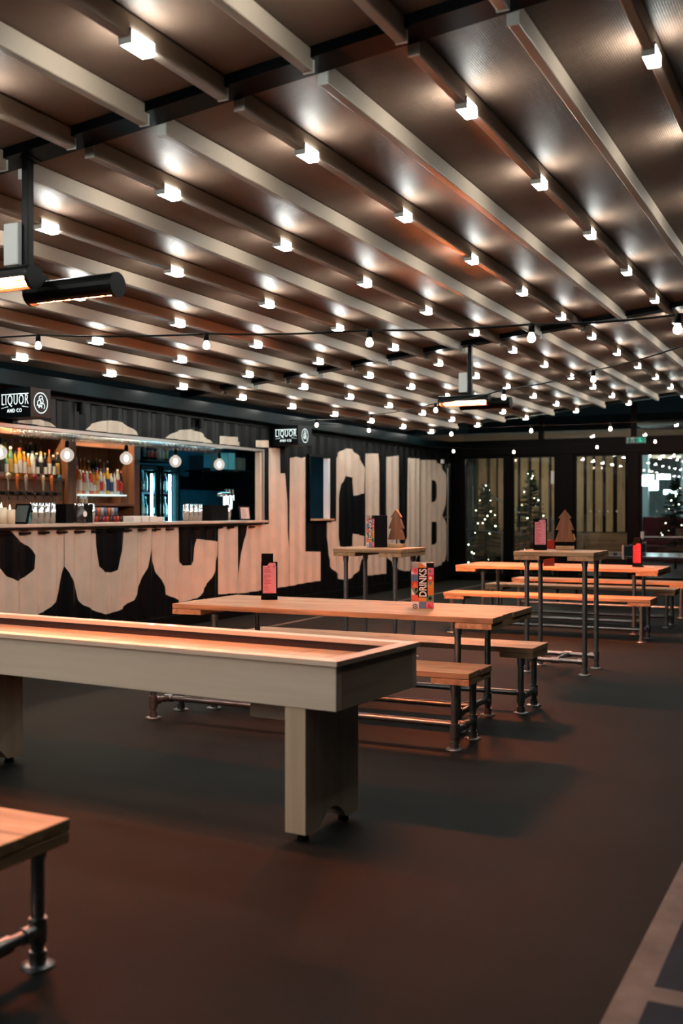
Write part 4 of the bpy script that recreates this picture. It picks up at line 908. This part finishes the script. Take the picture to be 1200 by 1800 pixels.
# ---------------------------------------------------------------- games table by the glazed wall
pp = thing('table_tennis_table', 'dark table tennis table with a net in front of the glazed wall', 'game table', (-3.15, 16.75, 0), 0)
B(-1.37, 1.37, -0.76, 0.76, 0.735, 0.76).build('playing_top', mat('dark blue lacquer', (0.012, 0.03, 0.05), 0.12), pp, 0.004)
m_ = MB(); 
for s in (-1, 1): m_.box(-1.37, 1.37, min(s*0.76, s*0.745), max(s*0.76, s*0.745), 0.7602, 0.761); m_.box(min(s*1.37, s*1.355), max(s*1.37, s*1.355), -0.745, 0.745, 0.7602, 0.761)
m_.build('edge_line', WHITE, pp)
for sx in (-1, 1):
    for sy in (-1, 1):
        MB().tube((sx*1.05, sy*0.6, 0), (sx*1.05, sy*0.6, 0.735), 0.02, n=10).build('leg', BLACKM, pp)
nt_ = MB(); nt_.box(-0.003, 0.003, -0.9, 0.9, 0.765, 0.9); nt_.build('net', mat('dark net', (0.02, 0.025, 0.03), 0.8), pp)
nt_ = MB(); nt_.box(-0.006, 0.006, -0.9, 0.9, 0.9, 0.918)
for s in (-1, 1): nt_.box(-0.012, 0.012, s*0.9 - 0.012, s*0.9 + 0.012, 0.72, 0.93)
nt_.build('net_frame', mat('grey net frame', (0.22, 0.24, 0.25), 0.4), pp)
pb = thing('push_bar', 'steel push bar across the right-hand glazed door', 'door bar', (-3.2, YE - 0.13, 0.93))
MB().tube((-0.55, 0, 0), (0.55, 0, 0), 0.02, n=12).build('bar', STEEL, pb)
for x in (-0.56, 0.56): B(x - 0.035, x + 0.035, -0.03, 0.07, -0.05, 0.10).build('end_bracket', STEEL, pb, 0.006)

# ---------------------------------------------------------------- beyond the glass
SL1 = wood('timber slats', (0.26, 0.17, 0.085), (0.44, 0.31, 0.17), 'z', 0.6)
sw = thing('slatted_screen', 'tall timber slat screen seen through the glazed wall', 'screen', (-6.7, 24.3, 0))
B(-1.6, 2.05, 0.06, 0.1, 0, 2.98).build('backing', BLACKM, sw)
m_ = MB(); x = -1.55; rr = random.Random(2)
while x < 1.95:
    wd = rr.uniform(0.13, 0.21); m_.box(x, min(x + wd, 2.0), 0.0, 0.06, 0.95, 2.95); x += wd + rr.uniform(0.06, 0.10)
m_.build('slats', SL1, sw)
B(-1.55, 2.0, -0.15, 0.058, 0.35, 0.93).build('planter_front', wood('brown plank', (0.13, 0.07, 0.03), (0.24, 0.14, 0.07), 'x', 0.6), sw)
tag(B(-0.6, 0.6, -0.03, 0.03, 0, 0.07).build('added_slat_light', emit('hidden slat light', (1.0, 0.86, 0.66), 95), None, 0, (-6.4, 22.0, 2.74)), 'added hidden linear lamp outside lighting the timber slats', 'light')  # lamp added out of sight behind the transom to brighten the slats
tag(B(-0.11, 0.11, -0.005, 0.005, 0, 0.3).build('paper_notice', WHITE, None, 0, (-6.36, 24.27, 2.05)), 'white paper notice pinned to the timber slats outside', 'notice')
FAIRY = emit('fairy light', (1.0, 0.92, 0.62), 18.0)
NEED = mat('spruce needles', (0.012, 0.035, 0.016), 0.7, var=0.4, bscale=20)
def spruce(label, loc, h, r, seed, n_l):
    t = thing('spruce_tree', label, 'tree', loc, 0, 'spruces with fairy lights')
    rr = random.Random(seed)
    MB().tube((0, 0, 0), (0, 0, h*0.95), 0.035, n=8, r1=0.006).build('trunk', mat('bark', (0.05, 0.03, 0.02), 0.9), t)
    m_ = MB(); tips = []
    for i in range(210):
        u = (i + rr.random())/210; z = 0.18*h + u*0.82*h; ln = r*(1 - u)**0.85*rr.uniform(0.75, 1.1) + 0.03; a = rr.uniform(0, 2*PI)
        d = Vector((math.cos(a), math.sin(a), -0.25 + 0.5*u)); p0 = Vector((0, 0, z)); p1 = p0 + d*ln; tips.append(p1)
        m_.tube(p0, p1, 0.006, n=4, r1=0.002, caps=False)
        for k in range(16):
            q = p0.lerp(p1, 0.15 + 0.85*k/15); s = Vector((-d.y, d.x, 0))*(1 if k % 2 else -1)*0.075*(1.25 - k/15) + d*0.05 + Vector((0, 0, rr.uniform(-0.03, 0.025)))
            e = q + s; n_ = s.cross(Vector((0, 0, 1))).normalized()*0.009
            m_.add([q - n_, q + n_, e], [(0, 1, 2)]); m_.add([q + Vector((0, 0, -0.009)), q + Vector((0, 0, 0.009)), e], [(0, 1, 2)])
    m_.build('crown', NEED, t)
    f0 = None
    for k in range(n_l):
        p = tips[rr.randrange(len(tips))]
        if f0 is None: f0 = MB().sphere((0, 0, 0), 0.013, n=6, k=4).build('fairy_light', FAIRY, t, 0, p)
        else:
            c = f0.copy(); COL.objects.link(c); c.parent = t; c.location = p
spruce('left spruce with fairy lights outside the first glazed pane', (-7.5, 22.6, 0), 2.0, 0.46, 1, 26)
spruce('taller spruce with fairy lights outside the second glazed pane', (-6.5, 22.7, 0), 2.3, 0.5, 2, 30)
spruce('distant spruce with fairy lights in the bright hall at right', (-4.1, 27.0, 0), 2.2, 0.6, 3, 30)
for k, (p, q, lb) in enumerate((((-8.1, 23.4, 2.05), (-6.9, 23.4, 1.35), 'upper silver handrail sloping down outside the first glazed pane'), ((-8.3, 22.0, 1.05), (-6.9, 22.0, 0.95), 'pale low rail outside the first glazed pane'), ((-5.9, 22.2, 1.25), (-5.2, 22.2, 0.9), 'short silver handrail outside the glazed door'))):
    t = thing('handrail', lb, 'handrail', (p[0], p[1], 0)); m_ = MB(); d = (q[0] - p[0], 0, q[2])
    m_.tube((0, 0, p[2]), d, 0.022, n=10); m_.build('rail', STEEL, t)
    for f in (0.02, 0.98): MB().tube((d[0]*f, 0, 0), (d[0]*f, 0, p[2] + (q[2] - p[2])*f), 0.018, n=8).build('post', STEEL, t)
for k, (x, y, z, s, lb) in enumerate(((-5.65, 22.6, 0, 0.30, 'left pale crate stacked outside the glazed door'), (-5.15, 22.7, 0, 0.34, 'right pale crate outside the glazed door'))):
    t = thing('crate', lb, 'crate', (x, y, z), 0.2*k, 'pale crates outside'); B(-s/2, s/2, -0.2, 0.2, 0, 0.36).build('lower_box', mat('pale blue plastic', (0.28, 0.36, 0.38), 0.5), t, 0.01); B(-s/2 - 0.01, s/2 + 0.01, -0.21, 0.21, 0.361, 0.42).build('lid', WHITE, t, 0.008)
# hall behind the right-hand doors
struct(B(-14, 6, 40, 40.2, 0, 5).build('wall_far', mat('grey blue far wall', (0.22, 0.30, 0.31), 0.6, var=0.3, bscale=1.5)))
HALLC = mat('grey hall ceiling', (0.3, 0.33, 0.33), 0.5)
struct(B(-4.6, 6, 24.4, 40, 3.35, 3.4).build('ceiling_hall', HALLC)); struct(B(-14, -4.601, 26, 40, 3.35, 3.4).build('ceiling_hall', HALLC))
for k in range(9): struct(B(-14, 6, 26 + 1.6*k, 26.12 + 1.6*k, 3.2, 3.349).build('ceiling_beam', ALU))
LBX = emit('lit white box sign', (0.80, 1.0, 1.0), 14.0)
for k, (x0, x1, z0, z1, y, lb) in enumerate(((-6.30, -5.68, 2.05, 2.36, 34, 'large lit white box sign hanging at the left of the far hall'), (-5.56, -5.16, 2.36, 2.52, 33, 'small lit white box sign hanging higher in the far hall'), (-5.15, -4.6, 1.95, 2.30, 35, 'lit white box sign at the right edge of the far hall'), (-5.62, -5.2, 1.93, 2.08, 34.6, 'lower lit white box sign between the others in the far hall'), (-5.60, -5.16, 2.1, 2.42, 30.2, 'lit white box sign at the right of the slat screen'))):
    t = thing('box_sign', lb, 'sign', ((x0+x1)/2, y, (z0+z1)/2), 0, 'lit box signs in the far hall'); a, c = (x1-x0)/2, (z1-z0)/2
    B(-a, a, 0, 0.15, -c, c).build('housing', WHITE, t); B(-a + 0.01, a - 0.01, -0.01, -0.001, -c + 0.01, c - 0.01).build('lit_face', LBX, t)
    for s in (-1, 1): MB().tube((s*a*0.7, 0.07, c), (s*a*0.7, 0.07, 3.35 - (z0+z1)/2), 0.006, n=6).build('hanger', BLACKM, t)
for k, x in enumerate((-5.95, -4.95, -4.2)):
    tag(B(-0.12, 0.12, -0.12, 0.12, 0, 3.2).build('hall_post', mat('pale blue post', (0.45, 0.6, 0.63), 0.5), None, 0.01, (x, 33.2 + k*1.4, 0)), f'pale square post in the far hall, {ORD[k+1]} from the left', 'post', 'posts in the far hall')
for k, (x, y) in enumerate(((-5.2, 31.0), (-4.4, 30.2), (-4.6, 32.2))):
    t = thing('booth_seat', f'dark red booth seat in the far hall, {ORD[k+1]} from the left', 'seat', (x, y, 0), 0, 'booth seats in the far hall'); B(-0.45, 0.45, -0.25, 0.25, 0.0, 0.45).build('seat', mat('dark red vinyl', (0.10, 0.008, 0.012), 0.4), t, 0.02); B(-0.45, 0.45, 0.17, 0.27, 0.451, 1.25).build('backrest', mat('dark red vinyl', (0, 0, 0)), t, 0.02)
HSL = emit('hall strip lamp', (0.75, 1.0, 1.0), 30.0)
for k, (x, y) in enumerate(((-6.6, 29.5), (-5.6, 31.0), (-4.8, 28.6), (-6.0, 36.0), (-4.7, 35.6), (-7.6, 33.0))):
    t = thing('strip_lamp', f'cool strip lamp under the far hall ceiling, {ORD[k+1]} of six', 'lamp', (x, y, 3.28), 0, 'strip lamps in the far hall'); B(-0.3, 0.3, -0.05, 0.05, 0.02, 0.07).build('housing', WHITE, t); B(-0.29, 0.29, -0.04, 0.04, 0, 0.0195).build('tube', HSL, t)
nn = 0
for r_i in range(4):
    for k in range(6):
        x = -6.9 + 0.75*r_i; y = 27.5 + 1.9*k
        led(x, y, f"roof light in the far hall, {ORD[k+1]} back on row {['one','two','three','four'][r_i]} from the left"); nn += 1
for o in bpy.data.objects:
    if o.name.startswith('roof_light') and o.get('label', '').startswith('roof light in the far'): o.location.z = 3.18; o['group'] = 'roof lights in the far hall'
